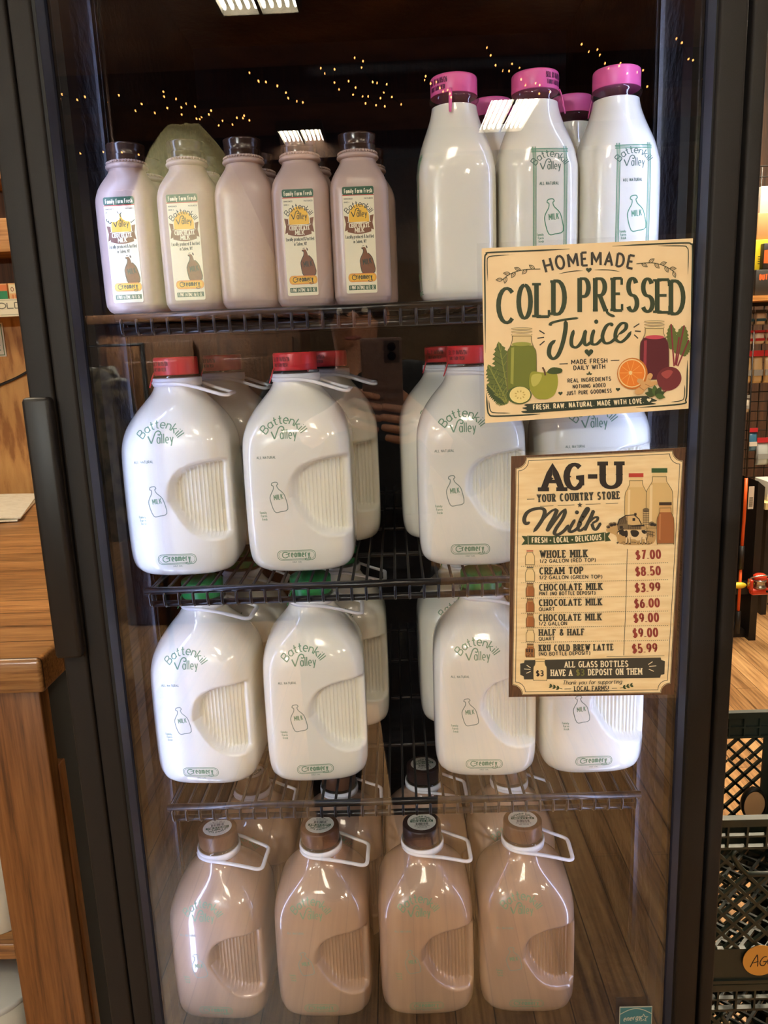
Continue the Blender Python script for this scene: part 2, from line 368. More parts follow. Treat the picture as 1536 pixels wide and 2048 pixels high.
# ------------------------------------------------------------------ the room
M_floor = wood('floor_wood', (118, 84, 52), (172, 128, 84), (206, 164, 114), axis=1, rough=0.3, grain=30, plank=(0, .092, 1.3), wav=3.0)
M_ply = wood('plywood', (150, 98, 50), (190, 138, 78), (204, 154, 92), axis=2, rough=0.5, grain=14, wav=5.5, cath=True)
M_oak = wood('oak_counter', (112, 72, 38), (164, 114, 66), (196, 148, 94), axis=0, rough=0.36, grain=70, plank=(1, .075, 3.0), coat=0.25, wav=4)
M_oakv = wood('oak_panel', (78, 46, 22), (118, 74, 38), (140, 92, 52), axis=2, rough=0.4, grain=55, wav=5)
M_darkwood = wood('dark_wood', (40, 24, 14), (62, 38, 22), (84, 54, 32), axis=2, rough=0.6, grain=30)
M_ceil = noise_tint(mat('ceiling_brown', (74, 54, 40), 0.8), nscale=3, c0=(92, 70, 58), c1=(136, 106, 84))
M_wallw = noise_tint(mat('wall_warm', (120, 88, 58), 0.8), nscale=2, c0=(96, 78, 58), c1=(132, 110, 84))

def slab(name, x0, x1, y0, y1, z0, z1, m):
    b = MB(); b.box(x0, x1, y0, y1, z0, z1); return struct(b.build(name, m))
slab('floor', -5, 7, -9.5, 6.2, FLOOR_Z - 0.1, FLOOR_Z, M_floor)
slab('ceiling', -5, 7, -9.5, 6.2, CEIL_Z, CEIL_Z + .1, M_ceil)
slab('wall_left', -5.1, -5, -9.5, 6.2, FLOOR_Z, CEIL_Z, M_wallw)
slab('wall_right', 7, 7.1, -9.5, 6.2, FLOOR_Z, CEIL_Z, M_wallw)
slab('wall_front', -5, 7, -9.6, -9.5, FLOOR_Z, CEIL_Z, M_wallw)
slab('wall_back', -5, 7, 6.2, 6.3, FLOOR_Z, CEIL_Z, M_darkwood)
slab('wall_partition', -5, 0.8, 2.66, 2.76, FLOOR_Z, CEIL_Z, M_ply)
for i, y in enumerate((-8.2, -6.0, -3.4, -1.2)):
    slab('trim_%d' % (i+1), -5, 7, y - .09, y + .09, CEIL_Z - .26, CEIL_Z - .001, M_darkwood)

# ceiling fixtures: louvred troffers
M_lampbody = mat('fixture_grey', (96, 92, 80), 0.5)
M_lamp = mat('lamp_tube', (255, 240, 205), 0.5, emit=(255, 243, 222), estr=LAMP_POWER)
M_lamp2 = mat('lamp_tube_bright', (255, 246, 225), 0.5, emit=(255, 240, 212), estr=LAMP_POWER*3.0)  # stronger tubes, raised to brighten the floor right of the cooler
def troffer(x, y, label, w=.5, l=1.2, tube=None):
    t = thing('ceiling_light', label, 'ceiling light', (x, y, CEIL_Z), 0, 'louvred ceiling lights')
    b = MB()
    b.box(-w/2, w/2, -l/2, l/2, -.02, 0)
    for sx in (-1, 1): b.box(sx*w/2 - .012, sx*w/2 + .012, -l/2, l/2, -.1, -.02)
    for sy in (-1, 1): b.box(-w/2, w/2, sy*l/2 - .012, sy*l/2 + .012, -.1, -.02)
    b.box(-.012, .012, -l/2, l/2, -.1, -.02)
    b.build('housing', M_lampbody, t)
    for k in range(10):
        xx = -w/2 + w*(k + .5)/10
        b = MB(); b.box(xx - w*.022, xx + w*.022, -l/2 + .03, l/2 - .03, -.075, -.035, bev=.012); b.build('tube', tube or M_lamp, t)
    return t
troffer(1.28, -7.4, 'louvred ceiling light far behind the camera, its bright slats mirrored beside the middle pink cap')
troffer(-.93, -7.9, 'louvred ceiling light far behind the camera, mirrored above the fourth pint bottle', .48, .7)
troffer(-.84, -4.08, 'louvred ceiling light behind the camera, mirrored at the top edge left of centre', .55, 1.0)
troffer(-3.0, -1.6, 'louvred ceiling light over the aisle left of the camera')
troffer(.1, -2.2, 'louvred ceiling light over the aisle behind the camera')
troffer(2.9, -1.6, 'louvred ceiling light over the aisle right of the camera')
troffer(-2.5, -3.35, 'added, unseen louvred ceiling light behind the camera toward the camouflage jackets')  # added out of view to throw more frontal light on the signs
troffer(2.1, -3.35, 'added, unseen louvred ceiling light behind the camera toward the right wall')  # second light added for the signs, kept outside the mirrored view
troffer(-1.9, 1.5, 'louvred ceiling light over the wooden counter')
troffer(2.2, 2.0, 'louvred ceiling light over the stacked crates')
troffer(3.0, 3.9, 'louvred ceiling light over the fishing tackle', tube=M_lamp2)

troffer(1.55, 3.5, 'added, unseen louvred ceiling light over the open floor right of the cooler', tube=M_lamp2)  # added to brighten the floor on the right
# a two-globe pendant across the aisle (its glow shows on the leftmost pint label)
M_globe = mat('globe_lamp', (255, 255, 250), .5, emit=(248, 255, 255), estr=GLOBE_POWER)
pdt = thing('pendant_lamp', 'pendant lamp with two bright globes, mirrored on the label of the leftmost pint', 'pendant lamp', (-1.33, -2.6, 2.18))
b = MB(); b.tube([(0, 0, .14), (0, 0, CEIL_Z - 2.18)], .006, 8); b.box(-.08, .08, -.012, .012, .12, .145); b.build('stem', M_darkwood, pdt)
for sx in (-1, 1):
    b = MB(); b.ball((sx*.038, 0, 0), .029, (1, 1, .8), 10); b.build('globe', M_globe, pdt)
    b = MB(); b.lathe([(.016, .024), (.022, .03), (.022, .07), (.010, .08), (.010, .125)], 20, c=(sx*.038, 0), cap0=True, cap1=True); b.build('socket', M_darkwood, pdt)

# ------------------------------------------------------------------ the glass door cooler
M_blk = noise_tint(mat('black_enamel', (34, 30, 27), 0.6, spec=.28), nscale=900, detail=2, c0=(27, 24, 22), c1=(32, 28, 26), bump=0.03)
M_blk2 = mat('black_trim', (14, 13, 13), 0.7, spec=.2)
M_blkgap = mat('black_gasket', (8, 8, 8), 0.7)
M_alu = mat('anodised_bevel', (84, 90, 112), 0.42, metal=0.7)
M_liner = noise_tint(mat('liner_black', (10, 10, 11), 0.6, spec=.15), nscale=60, detail=6, c0=(9, 9, 10), c1=(16, 16, 17), bump=0.5)
M_wire = mat('black_epoxy_wire', (10, 10, 11), 0.3, coat=0.15, spec=.35)
M_glass = thin_glass('door_glass', 0.07)
M_led = mat('led_strip', (240, 244, 255), 0.5, emit=(190, 206, 255), estr=LED_POWER)
cool = thing('display_cooler', 'tall black single-door glass-front cooler filled with milk bottles, beside the wooden counter', 'cooler', (0, 0.72, FLOOR_Z))
def C(z): return z - FLOOR_Z                       # world height -> cooler local
# body: sides, back, top, base (local y = world y - .72)
b = MB()
b.box(-.334, -.318, .052, .73, C(.0), C(2.05)); b.box(.306, .3214, .061, .73, C(.0), C(2.05))
b.box(-.318, .306, .70, .73, C(.0), C(2.05)); b.box(-.334, .3214, .052, .73, C(2.0), C(2.05))
b.box(-.334, .3214, .052, .73, C(FLOOR_Z), C(.55))
b.box(.3075, .3214, -.0, .06, C(FLOOR_Z), C(2.05), bev=.003)
b.build('cabinet_body', M_blk, cool)
for nm, bx in (('liner_side', (-.318, -.312, .054, .70, C(.55), C(2.0))), ('liner_side', (.300, .306, .054, .70, C(.55), C(2.0))), ('liner_back', (-.312, .300, .690, .70, C(.55), C(2.0))),
               ('liner_top', (-.312, .300, .054, .69, C(1.99), C(2.0))), ('liner_deck', (-.312, .300, .054, .69, C(.552), C(.6664)))):
    b = MB(); b.box(*bx); b.build(nm, M_liner, cool)
for sx, nm in ((-.2995, 'left'), (.2885, 'right')):
    b = MB(); b.box(sx - .004, sx + .004, .056, .064, C(.70), C(1.93), bev=.002)
    b.build('led_strip', M_led, cool)
    h0, h1 = (sx - .0115, sx - .0045) if sx < 0 else (sx + .0045, sx + .0113)
    b = MB(); b.box(h0, h1, .0535, .084, C(.69), C(1.94)); b.build('led_light_blocker', M_blk2, cool)  # unseen opaque strip added to keep LED light off the side liner
# door
door = MB()
door.box(-.3368, -.3135, .0, .05, C(.60), C(1.98), bev=.003)          # outer left stile
door.box(-.3125, -.2925, .0012, .05, C(.62), C(1.96), bev=.003)       # inner left stile, groove between
door.box(.2800, .3040, .0, .05, C(.60), C(1.98), bev=.003)
door.box(-.3135, .2800, .0, .05, C(.60), C(.655), bev=.003); door.box(-.3135, .2800, .0, .05, C(1.90), C(1.98), bev=.003)
d = door.build('door', M_blk, cool)
g = MB()
g.box(-.2925, -.2895, .004, .046, C(.65), C(1.9)); g.box(.2785, .2800, .004, .046, C(.65), C(1.9)); g.box(-.2895, .2785, .004, .046, C(1.885), C(1.9)); g.box(-.2895, .2785, .004, .046, C(.655), C(.672))
g.box(.3043, .3072, .012, .05, C(.6), C(1.98)); g.box(-.3134, -.3126, .012, .05, C(.6), C(1.98))
g.build('gasket', M_blkgap, d)
g = MB()
for x0, x1 in ((-.2893, -.2858), (.2755, .2785)):
    xs = (x0, x1) if x0 < 0 else (x1, x0)
    g.loft([[(xs[0], .004, z), (xs[1], .0145, z), (xs[1], .02, z), (xs[0], .02, z)] for z in (C(.672), C(1.885))], 0, True, True, False)
g.build('bevel_strip', M_alu, d)
g = MB()
for x0, x1 in ((-.2858, -.2765), (.2668, .2755)):
    g.box(x0, x1, .022, .046, C(.672), C(1.885))
g.build('spacer_bar', M_blk2, d)
g = MB(); g.box(-.2835, .2735, .0155, .0215, C(.672), C(1.885)); g.build('glass_pane', M_glass, d)
# handle: a long recess grip bar on the free stile
g = MB(); g.box(-.3388, -.3128, -.013, .0005, C(1.2145), C(1.4665), bev=.004); hb = g.build('handle', mat('black_handle', (28, 25, 23), 0.45, spec=.35), d)
# three wire shelves
def wire_shelf(z):
    b = MB(); x0, x1, y0, y1 = -.276, .262, .08, .66
    b.tube([(x0, y0, 0), (x1, y0, 0)], .0042, 8); b.tube([(x0 + .004, y0 + .003, -.0155), (x1 - .004, y0 + .003, -.0155)], .0036, 8)
    for yy in (.22, .36, .50, .64): b.tube([(x0, yy, -.006), (x1, yy, -.006)], .003, 6)
    for xx in (x0 + .002, x1 - .002): b.tube([(xx, y0, -.003), (xx, y1, -.003)], .003, 6)
    n = 34
    for k in range(n + 1):
        x = x0 + .006 + (x1 - x0 - .012)*k/n
        b.tube([(x, y1, -.001), (x, y0 - .001, -.001), (x, y0 - .0042, -.004), (x, y0 - .003, -.0145), (x, y0 + .0005, -.0175)], .0017, 6)
    # end clips to the side pilasters
    for xx, sg in ((x0, -1), (x1, 1)):
        b.box(min(xx, xx + sg*.034), max(xx, xx + sg*.032), .198, .218, -.014, -.006)
    return b.build('wire_shelf', M_wire, cool, (0, 0, C(z) - .0045))
SH1, SH2, SH3, DECK = 1.5425, 1.2565, .9975, .6665
for z in (SH1, SH2, SH3): wire_shelf(z)
b = MB()
for x0, x1 in ((-.3119, -.3085), (.2950, .2999)):
    b.box(x0, x1, .199, .204, C(.68), C(1.98)); b.box(x0, x1, .212, .216, C(.68), C(1.98))
b.build('shelf_pilaster', mat('chrome_rail', (214, 216, 224), .22, metal=1.0), cool)

# ------------------------------------------------------------------ milk bottles
M_milk = mat('whole_milk_in_glass', (238, 235, 222), 0.3, coat=1.0, sss=0.12)
M_choc = mat('chocolate_milk_in_glass', (168, 136, 112), 0.3, coat=1.0)
M_pint = mat('chocolate_milk_in_plastic', (182, 160, 150), 0.3, spec=.5)
M_clear = thin_glass('clear_glass', 0.06, (236, 240, 234))
M_ring = mat('white_plastic', (236, 236, 240), 0.35)
M_red = mat('red_cap_plastic', (206, 40, 52), 0.35); M_pink = mat('pink_cap_plastic', (232, 100, 162), 0.35)
M_green = mat('green_cap_plastic', (20, 128, 66), 0.35); M_brown = mat('brown_cap_plastic', (98, 66, 46), 0.38); M_dkbrown = mat('dark_brown_cap_plastic', (58, 40, 34), 0.38)
M_pintcap = mat('smoky_brown_cap', (52, 38, 32), 0.2)
M_inkg = mat('green_print', (112, 148, 116), 0.5); M_inkgr = mat('grey_green_print', (132, 146, 132), 0.5)
M_stamp = mat('violet_stamp', (92, 26, 70), 0.6); M_stampr = mat('dark_red_stamp', (120, 20, 34), 0.6)

def sring(a, n, z, phis, disp=None):
    out = []
    for ph in phis:
        c, s = math.cos(ph), math.sin(ph)
        r = a/((abs(c)**n + abs(s)**n)**(1.0/n)); x, y = r*c, r*s
        if disp: x, y = disp(x, y, z)
        out.append((x, y, z))
    return out
def interp(prof, z):
    for (z0, a0, n0), (z1, a1, n1) in zip(prof, prof[1:]):
        if z0 <= z <= z1:
            t = (z - z0)/(z1 - z0); return a0 + (a1-a0)*t, n0 + (n1-n0)*t
    return prof[-1][1], prof[-1][2]
def smooth_prof(prof, per=4):
    return cat(prof, False, per)
HG = [(0, .045, 3.2), (.003, .0515, 3.6), (.008, .0558, 4.2), (.016, .0585, 4.8), (.03, .0598, 5.2), (.06, .0602, 5.4), (.10, .0602, 5.4), (.135, .0600, 5.0), (.150, .0592, 4.4),
      (.163, .0560, 3.7), (.174, .0508, 3.1), (.184, .0440, 2.6), (.193, .0365, 2.25), (.200, .0305, 2.08), (.2055, .0272, 2), (.2095, .0258, 2)]
def sstep(e0, e1, x):
    t = max(0, min(1, (x - e0)/(e1 - e0))); return t*t*(3 - 2*t)
def grip(x, y, z):
    """ribbed finger recess in the lower right of the front face"""
    if y > -.02 or z < .03 or z > .14: return x, y
    dx = max(0.0, (.050 - x)/.0555); zt = .087 + .004*(x/.05); up = z - zt
    dz = abs(up)/(.040 if up > 0 else .047 + .0)
    if up < 0: dx *= 1 + .5*max(0, -up/.047)
    e = (dx**2.6 + dz**3.2)**(1/2.8)
    msk = 1 - sstep(.86, 1.04, e); msk *= 1 - sstep(.0535, .058, x)
    rib = (1 - sstep(.86, .96, e))*(1 - sstep(.053, .056, x))
    return x, y + .0165*msk - .0034*rib*max(0, math.cos(2*PI*x/.0043))**3
_fx = [-.056 + .0028*k for k in range(19)] + [-.0040 + .00072*k for k in range(86)]
def jug_mesh():
    A = .0602; ph = []
    for x in _fx: ph.append(math.atan2(-A, x))                 # front face, left to right
    for k in range(1, 15): ph.append(-PI/4 + PI/2*k/15)         # right side
    for k in range(0, 15): ph.append(PI/4 + PI/2*k/15)          # back
    for k in range(0, 15): ph.append(3*PI/4 + PI/2*k/15)        # left
    ph = sorted(set(round(p % (2*PI), 6) for p in ph))
    zs = sorted(set([round(p[0], 5) for p in smooth_prof(HG, 3)] + [round(.034 + .0021*k, 5) for k in range(50)]))
    sp = smooth_prof(HG, 5); b = MB()
    b.loft([sring(interp(sp, z)[0], interp(sp, z)[1], z, ph, grip) for z in zs], 0, True, True)
    # embossed heel lettering, a short row of raised ticks as on the glass
    return b
def front(prof):
    sp = smooth_prof(prof, 5)
    def f(x, z, lift):
        a, n = interp(sp, max(0, z)); q = min(.999, abs(x)/a)
        return (x, -a*(1 - q**n)**(1/n) - .00012 - lift, z)
    return f
def cap_mesh(r, h, mi=0):
    b = MB(); n = 56; prof = [(r*.985, 0), (r, .0008), (r, h - .0022), (r*.985, h - .0008), (r*.95, h), (0.0005, h)]
    b.lathe(prof, n, cap0=True, cap1=True); return b
def tab_mesh(r, ang, ln=.013):
    """pull tab hanging off the rim of a cap"""
    b = MB(); c, s = math.cos(ang), math.sin(ang); pts = [(c*(r + .0003), s*(r + .0003), .003), (c*(r + .002), s*(r + .002), -.001), (c*(r + .0045), s*(r + .0045), -ln*.6), (c*(r + .0065), s*(r + .0065), -ln)]
    b.tube(pts, [.0016, .0017, .0017, .0012], 8, flat=.45); return b
def handle_mesh():
    """snap-on neck ring with its carrying loop"""
    b = MB()
    b.lathe([(.0252, -.0045), (.0270, -.0042), (.0274, 0), (.0270, .0042), (.0252, .0045), (.0252, -.0045)], 48)
    pts = [(-.0235, -.0115, -.0005), (-.018, -.0205, -.001), (-.008, -.0268, -.001), (.006, -.0290, -.0015), (.020, -.0285, -.004), (.034, -.0262, -.0085), (.046, -.0242, -.0128), (.0535, -.0232, -.0152),
           (.0578, -.0208, -.0160), (.0598, -.0165, -.0158), (.0600, 0, -.0150), (.0600, .0150, -.0150), (.0580, .0200, -.0150), (.0530, .0230, -.0140), (.040, .0250, -.0100), (.024, .0275, -.0045), (.008, .0285, -.0012), (-.006, .0272, -.0005), (-.016, .0215, 0)]
    b.tube(cat(pts, False, 3), .0026, 10, flat=.75)
    return b
def battenkill(a, cx, cy, w, m, ly=1):
    """the arched creamery name over the second word"""
    r = w*.62; h0 = w
    a.arc_text('Battenkill', cx, cy + r*.52, r*.80, 150, 30, w*.20, m, (.075, .055), .16, ly)
    a.text('alley', (cx - w*.09, cy + w*.18), (cx + w*.33, cy + w*.18), w*.22, m, (.06, .045), .2, layer=ly)
    h = w*.24; x0 = cx - w*.30; y0 = cy + w*.18
    a.line(cat([(x0, y0 - h*.72), (x0 + h*.17, y0 - h*.36), (x0 + h*.34, y0)]), h*.075, m, ly, h*.05)
    a.line(cat([(x0 + h*.34, y0), (x0 + h*.62, y0 - h*.7), (x0 + h*.78, y0 - h*1.05), (x0 + h*1.05, y0 - h*1.2), (x0 + h*1.3, y0 - h*1.05), (x0 + h*1.22, y0 - h*.82), (x0 + h*1.0, y0 - h*.86)]), h*.06, m, ly)
def milk_outline(a, cx, cy, h, m, ly=1, lw=None, letters=None):
    """drawing of a leaning milk bottle"""
    lw = lw or h*.012
    P = [(-.20, .46), (-.26, .05), (-.20, -.12), (-.09, -.26), (-.06, -.38), (-.11, -.42), (-.07, -.49), (.07, -.49), (.11, -.42), (.06, -.38), (.09, -.26), (.20, -.12), (.26, .05), (.26, .46), (.0, .5)]
    t = -.16; q = [(cx + h*(x*math.cos(t) - y*math.sin(t)), cy + h*(x*math.sin(t) + y*math.cos(t))) for x, y in P]
    a.line(cat(q, True, 3) + [q[0]], lw, m, ly)
    if letters: a.text('MILK', (cx - h*.12, cy + h*.1), (cx + h*.20, cy + h*.07), h*.17, letters, (.08, .06), .16, layer=ly)
def creamery(a, cx, cy, w, m, ly=1, fill=None, ink=None):
    """word in its scrolled cartouche"""
    h = w*.27; ink = ink or m; pts = []
    for sx, sy, a0 in ((1, -1, 90), (1, 1, 0), (-1, 1, -90), (-1, -1, 180)):
        for k in range(5):
            t = math.radians(a0 - 22.5*k); pts.append((cx + sx*(w/2 - h*.42) + h*.42*math.cos(t), cy + sy*h*.06 - h*.42*math.sin(t)))
    if fill: a.poly(pts, fill, ly)
    a.line(pts, w*.008, m, ly + 1, close=True)
    ins = [(cx + (x - cx)*.93, cy + (y - cy)*.78) for x, y in pts]
    a.line(ins, w*.005, m, ly + 1, close=True)
    a.text('reamery', (cx - w*.22, cy + h*.17), (cx + w*.36, cy + h*.17), h*.62, ink, (.09, .06), .2, layer=ly + 2)
    a.line(cat([(cx - w*.24, cy - h*.26), (cx - w*.30, cy - h*.32), (cx - w*.36, cy - h*.2), (cx - w*.37, cy + h*.06), (cx - w*.31, cy + h*.24), (cx - w*.23, cy + h*.14)]), w*.012, ink, ly + 2)
    a.line(cat([(cx - w*.24, cy - h*.26), (cx - w*.20, cy - h*.16), (cx - w*.25, cy - h*.08), (cx - w*.29, cy - h*.13)]), w*.009, ink, ly + 2)
    a.line(cat([(cx + w*.36, cy + h*.2), (cx + w*.34, cy + h*.48), (cx + w*.24, cy + h*.5), (cx + w*.22, cy + h*.36), (cx + w*.27, cy + h*.32)]), w*.009, ink, ly + 2)
def family(a, x, y, w, m, ly=1):
    for k, t in enumerate(('family', 'farm', 'fresh')): a.text(t, (x + w*.12*k, y + w*.42*k), (x + w*(.95), y + w*.42*k), w*.3, m, (.09, .07), .2, layer=ly)

def jug_print(m1, m2, soft=False):
    a = Art(); battenkill(a, 1007, 566, 235, m1)
    b = Art(); b.text('ALL NATURAL', (843, 717), (957, 716), 14, m2, (.11, .08), .2)
    c = Art(); milk_outline(c, 950, 935, 172, m2, 1, 2.6, m1)
    d = Art(); family(d, 838, 1030, 46, m1)
    e = Art(); creamery(e, 1040, 1278, 226, m1); e.text('HALF GAL', (1012, 1324), (1068, 1324), 9, m2, (.09, .07), .2)
    k = 1.8587e-4; fr = front(HG)
    return (('printed_logo', a), ('fine_print', b), ('bottle_drawing', c), ('slogan_print', d), ('cartouche', e)), lambda x, y, l: fr((x - 1056.6)*k, (1393.6 - y)*k*1.034, l)

HGN = [(.0253, .2085), (.0248, .2115), (.0246, .2165), (.0262, .2178), (.0266, .2192), (.0262, .2206), (.0240, .2212), (.0228, .2225)]
jug_b = jug_mesh(); jp, jfn = jug_print(M_inkg, M_inkgr); cap_b = cap_mesh(.0244, .0195); hnd_b = handle_mesh()
def make_jug(capm, milk, label, group, loc, rz, sticker=None, tab=True, stamp=False):
    t = thing('milk_jug', label, 'milk bottle', loc, rz, group)
    jug_b.build('milk_filled_body', milk, t, objmat=True)
    nk = MB(); nk.lathe(HGN, 48); nk.build('glass_neck', M_clear, t)
    for pn, pa in jp: pa.build(pn, jfn, t, step=5e-5)
    c = cap_b.build('cap', capm, t, (0, 0, .2212), objmat=True)
    if tab: tab_mesh(.0244, math.radians(205)).build('pull_tab', capm, c)
    if stamp:
        a = Art(); a.text('SELL BY 06/05/26', (0, 8), (30, 8), 4.2, M_stampr, (.1, .1), .35); a.text('FAMILY FARM FRESH', (2, 14), (27, 14), 3.6, M_stampr, (.1, .1), .35)
        a.build('date_stamp', lambda x, y, l: ((.02445 + l)*math.cos(math.radians(207 + x*1.9)), (.02445 + l)*math.sin(math.radians(207 + x*1.9)), .0185 - y*.001), c)
    h = hnd_b.build('carry_handle', M_ring, t, (0, 0, .2135))
    return t

# --- cap stickers for the brown caps
M_white = mat('sticker_white', (226, 226, 214), 0.4); M_dkg = mat('sticker_green', (46, 86, 58), 0.5); M_ink = mat('dark_ink', (40, 44, 40), 0.5)
def sticker_part(parent, rot, z):
    a = Art(); a.oval(0, 0, .0182, .0182, M_white, 1, 40)
    a.arc_text('Battenkill Valley', 0, .0035, .0125, 150, 30, .0036, M_dkg, (.09, .07), .16, 2)
    a.text('Creamery', (-.007, -.0042), (.007, -.0042), .004, M_dkg, (.09, .07), .2)
    a.rect(-.0145, -.0032, .0145, .0012, M_dkg, 2); a.text('CHOCOLATE MILK', (-.0125, .0006), (.0125, .0006), .0028, M_white, (.1, .08), .3, layer=3)
    x = -.0082; r = random.Random(3)
    while x < .008:
        w = r.choice((.0003, .0005, .0008)); a.rect(x, .0024, x + w, .0072, M_ink, 2); x += w + r.choice((.0003, .0005, .0007))
    a.text('KEEP REFRIGERATED', (-.0095, .0098), (.0095, .0098), .0016, M_ink, (.1, .08), .3); a.text('HALF GALLON', (-.006, .0125), (.006, .0125), .0016, M_ink, (.1, .08), .3)
    c, s = math.cos(rot), math.sin(rot)
    return a.build('cap_sticker', lambda x, y, l: (x*c + y*s, x*s - y*c, z + .0002 + l), parent, 5e-5)

RY = .828 + .0602                                   # axis of the front row
def jug_at(proto, x, y, z, rz, label, group): return dup(proto, (x, y, z), rz, label, group)
GR = 'half-gallon jugs with red caps on the second shelf'; GG = 'half-gallon jugs with green caps on the third shelf'; GB = 'half-gallon chocolate milk jugs with brown caps'
R1 = make_jug(M_red, M_milk, 'red-capped half-gallon glass milk jug at the left end of the second shelf', GR, (-.2445, RY, SH2), .02, stamp=True)
jug_at(R1, -.1105, RY, SH2, -.01, 'red-capped half-gallon glass milk jug, second from the left on the second shelf', GR)
jug_at(R1, .0835, RY, SH2, -.06, 'red-capped half-gallon glass milk jug with its right side behind the tan juice sign', GR)
jug_at(R1, .2160, RY, SH2, .05, 'red-capped half-gallon glass milk jug mostly hidden behind both paper signs at the right', GR)
jug_at(R1, -.2195, RY + .128, SH2, -.05, 'red-capped milk jug in the back row behind the leftmost red-capped jug', GR)
jug_at(R1, -.0840, RY + .126, SH2, .03, 'red-capped milk jug in the back row, dim behind the second red-capped jug', GR)
jug_at(R1, .0640, RY + .124, SH2, .02, 'back-row red-capped milk jug at the left shoulder of the jug behind the juice sign', GR)
jug_at(R1, .2050, RY + .126, SH2, .0, 'red-capped milk jug in the back row behind the rightmost red-capped jug', GR)
G1 = make_jug(M_green, M_milk, 'green-capped half-gallon glass milk jug at the left end of the third shelf', GG, (-.2370, RY, SH3), -.05)
jug_at(G1, -.1080, RY, SH3, .05, 'green-capped half-gallon glass milk jug, second from the left on the third shelf', GG)
jug_at(G1, .0945, RY, SH3, -.04, 'green-capped half-gallon glass milk jug left of the lower half of the menu sign', GG)
jug_at(G1, .2180, RY, SH3, .02, 'green-capped half-gallon glass milk jug below the menu sign at the right end', GG)
jug_at(G1, -.2150, RY + .128, SH3, -.02, 'green-capped milk jug in the back row behind the leftmost green-capped jug', GG)
jug_at(G1, -.0820, RY + .130, SH3, .02, 'green-capped milk jug in the back row behind the second green-capped jug', GG)
jug_at(G1, .0800, RY + .130, SH3, .02, 'green-capped milk jug in the back row behind the green-capped jug left of the menu sign', GG)
B1 = make_jug(M_brown, M_choc, 'chocolate milk jug with a brown cap at the left end of the bottom shelf', GB, (-.2460, RY, DECK), -.06, tab=False)
for ch in kids(B1):
    if ch.name.startswith('cap'): capB = ch
sticker_part(capB, math.radians(196), .0195)
def brown(x, y, rz, label, rot, capm=None, tab=False):
    t = dup(B1, (x, y, DECK), rz, label, GB)
    for ch in kids(t):
        if ch.name.startswith('cap'):
            if capm: ch.material_slots[0].material = capm
            for g in kids(ch):
                if g.name.startswith('cap_sticker'): g.rotation_euler = (0, 0, math.radians(rot))
    return t
brown(-.1150, RY, -.02, 'chocolate milk jug with a brown cap, second from the left on the bottom shelf', -18)
brown(.0150, RY, .02, 'chocolate milk jug with a very dark brown cap, third on the bottom shelf', -196, M_dkbrown)
brown(.1430, RY, -.03, 'chocolate milk jug with a brown cap at the right end of the bottom shelf', -196)
brown(-.2260, RY + .132, .0, 'chocolate milk jug in the back row behind the leftmost chocolate jug', 10)
brown(-.1000, RY + .130, .04, 'chocolate milk jug in the back row behind the second chocolate jug', 40)
brown(.0225, RY + .140, .03, 'back-row chocolate milk jug whose dark cap shows through the third shelf wires', -190, M_dkbrown)
brown(.1450, RY + .134, .02, 'chocolate milk jug in the back row behind the rightmost chocolate jug', -170)

# --- pint bottles
PT = [(0, .022, 3.4), (.002, .0262, 3.8), (.006, .0286, 4.4), (.014, .0294, 5), (.06, .0295, 5.2), (.104, .0295, 5), (.114, .0290, 4.4), (.122, .0272, 3.6), (.129, .0240, 2.9), (.135, .0205, 2.4), (.139, .0186, 2.1), (.1415, .0182, 2)]
def plain_loft(prof, nph=72):
    sp = smooth_prof(prof, 4); ph = []
    for q in range(4):
        for k in range(nph//4): ph.append(-3*PI/4 + q*PI/2 + PI/2*k/(nph//4))
    b = MB(); b.loft([sring(a, n, z, ph) for z, a, n in sp], 0, True, False); return b
pt_b = plain_loft(PT)
fl_b = MB(); fl_b.lathe([(.0182, .1415), (.0202, .1422), (.0212, .1436), (.0210, .1450), (.0198, .1462), (.0188, .1468)], 40)
for k in range(40):
    a = 2*PI*k/40; fl_b.ball((.0192*math.cos(a), .0192*math.sin(a), .1476), .00125, n=5)
fl_b.lathe([(.0186, .1462), (.0186, .1495), (.0175, .1495)], 40)
pc_b = MB(); pc_b.lathe([(.0186, .0), (.0187, .004), (.0190, .0046), (.0190, .0056), (.0187, .0062), (.0187, .0105), (.0191, .0140), (.0193, .0158), (.0187, .0160), (.0183, .0150), (.0178, .0120), (.0005, .0112)], 44)
M_lab = mat('label_cream', (236, 230, 200), 0.4); M_lgreen = mat('label_green', (26, 84, 56), 0.4); M_lbrown = mat('label_brown', (122, 76, 48), 0.4); M_lyel = mat('label_yellow', (240, 190, 62), 0.4)
M_lor = mat('label_orange', (216, 120, 70), 0.4); M_ldk = mat('label_dark_ink', (44, 58, 50), 0.5); M_lred = mat('label_red', (190, 60, 50), .4)
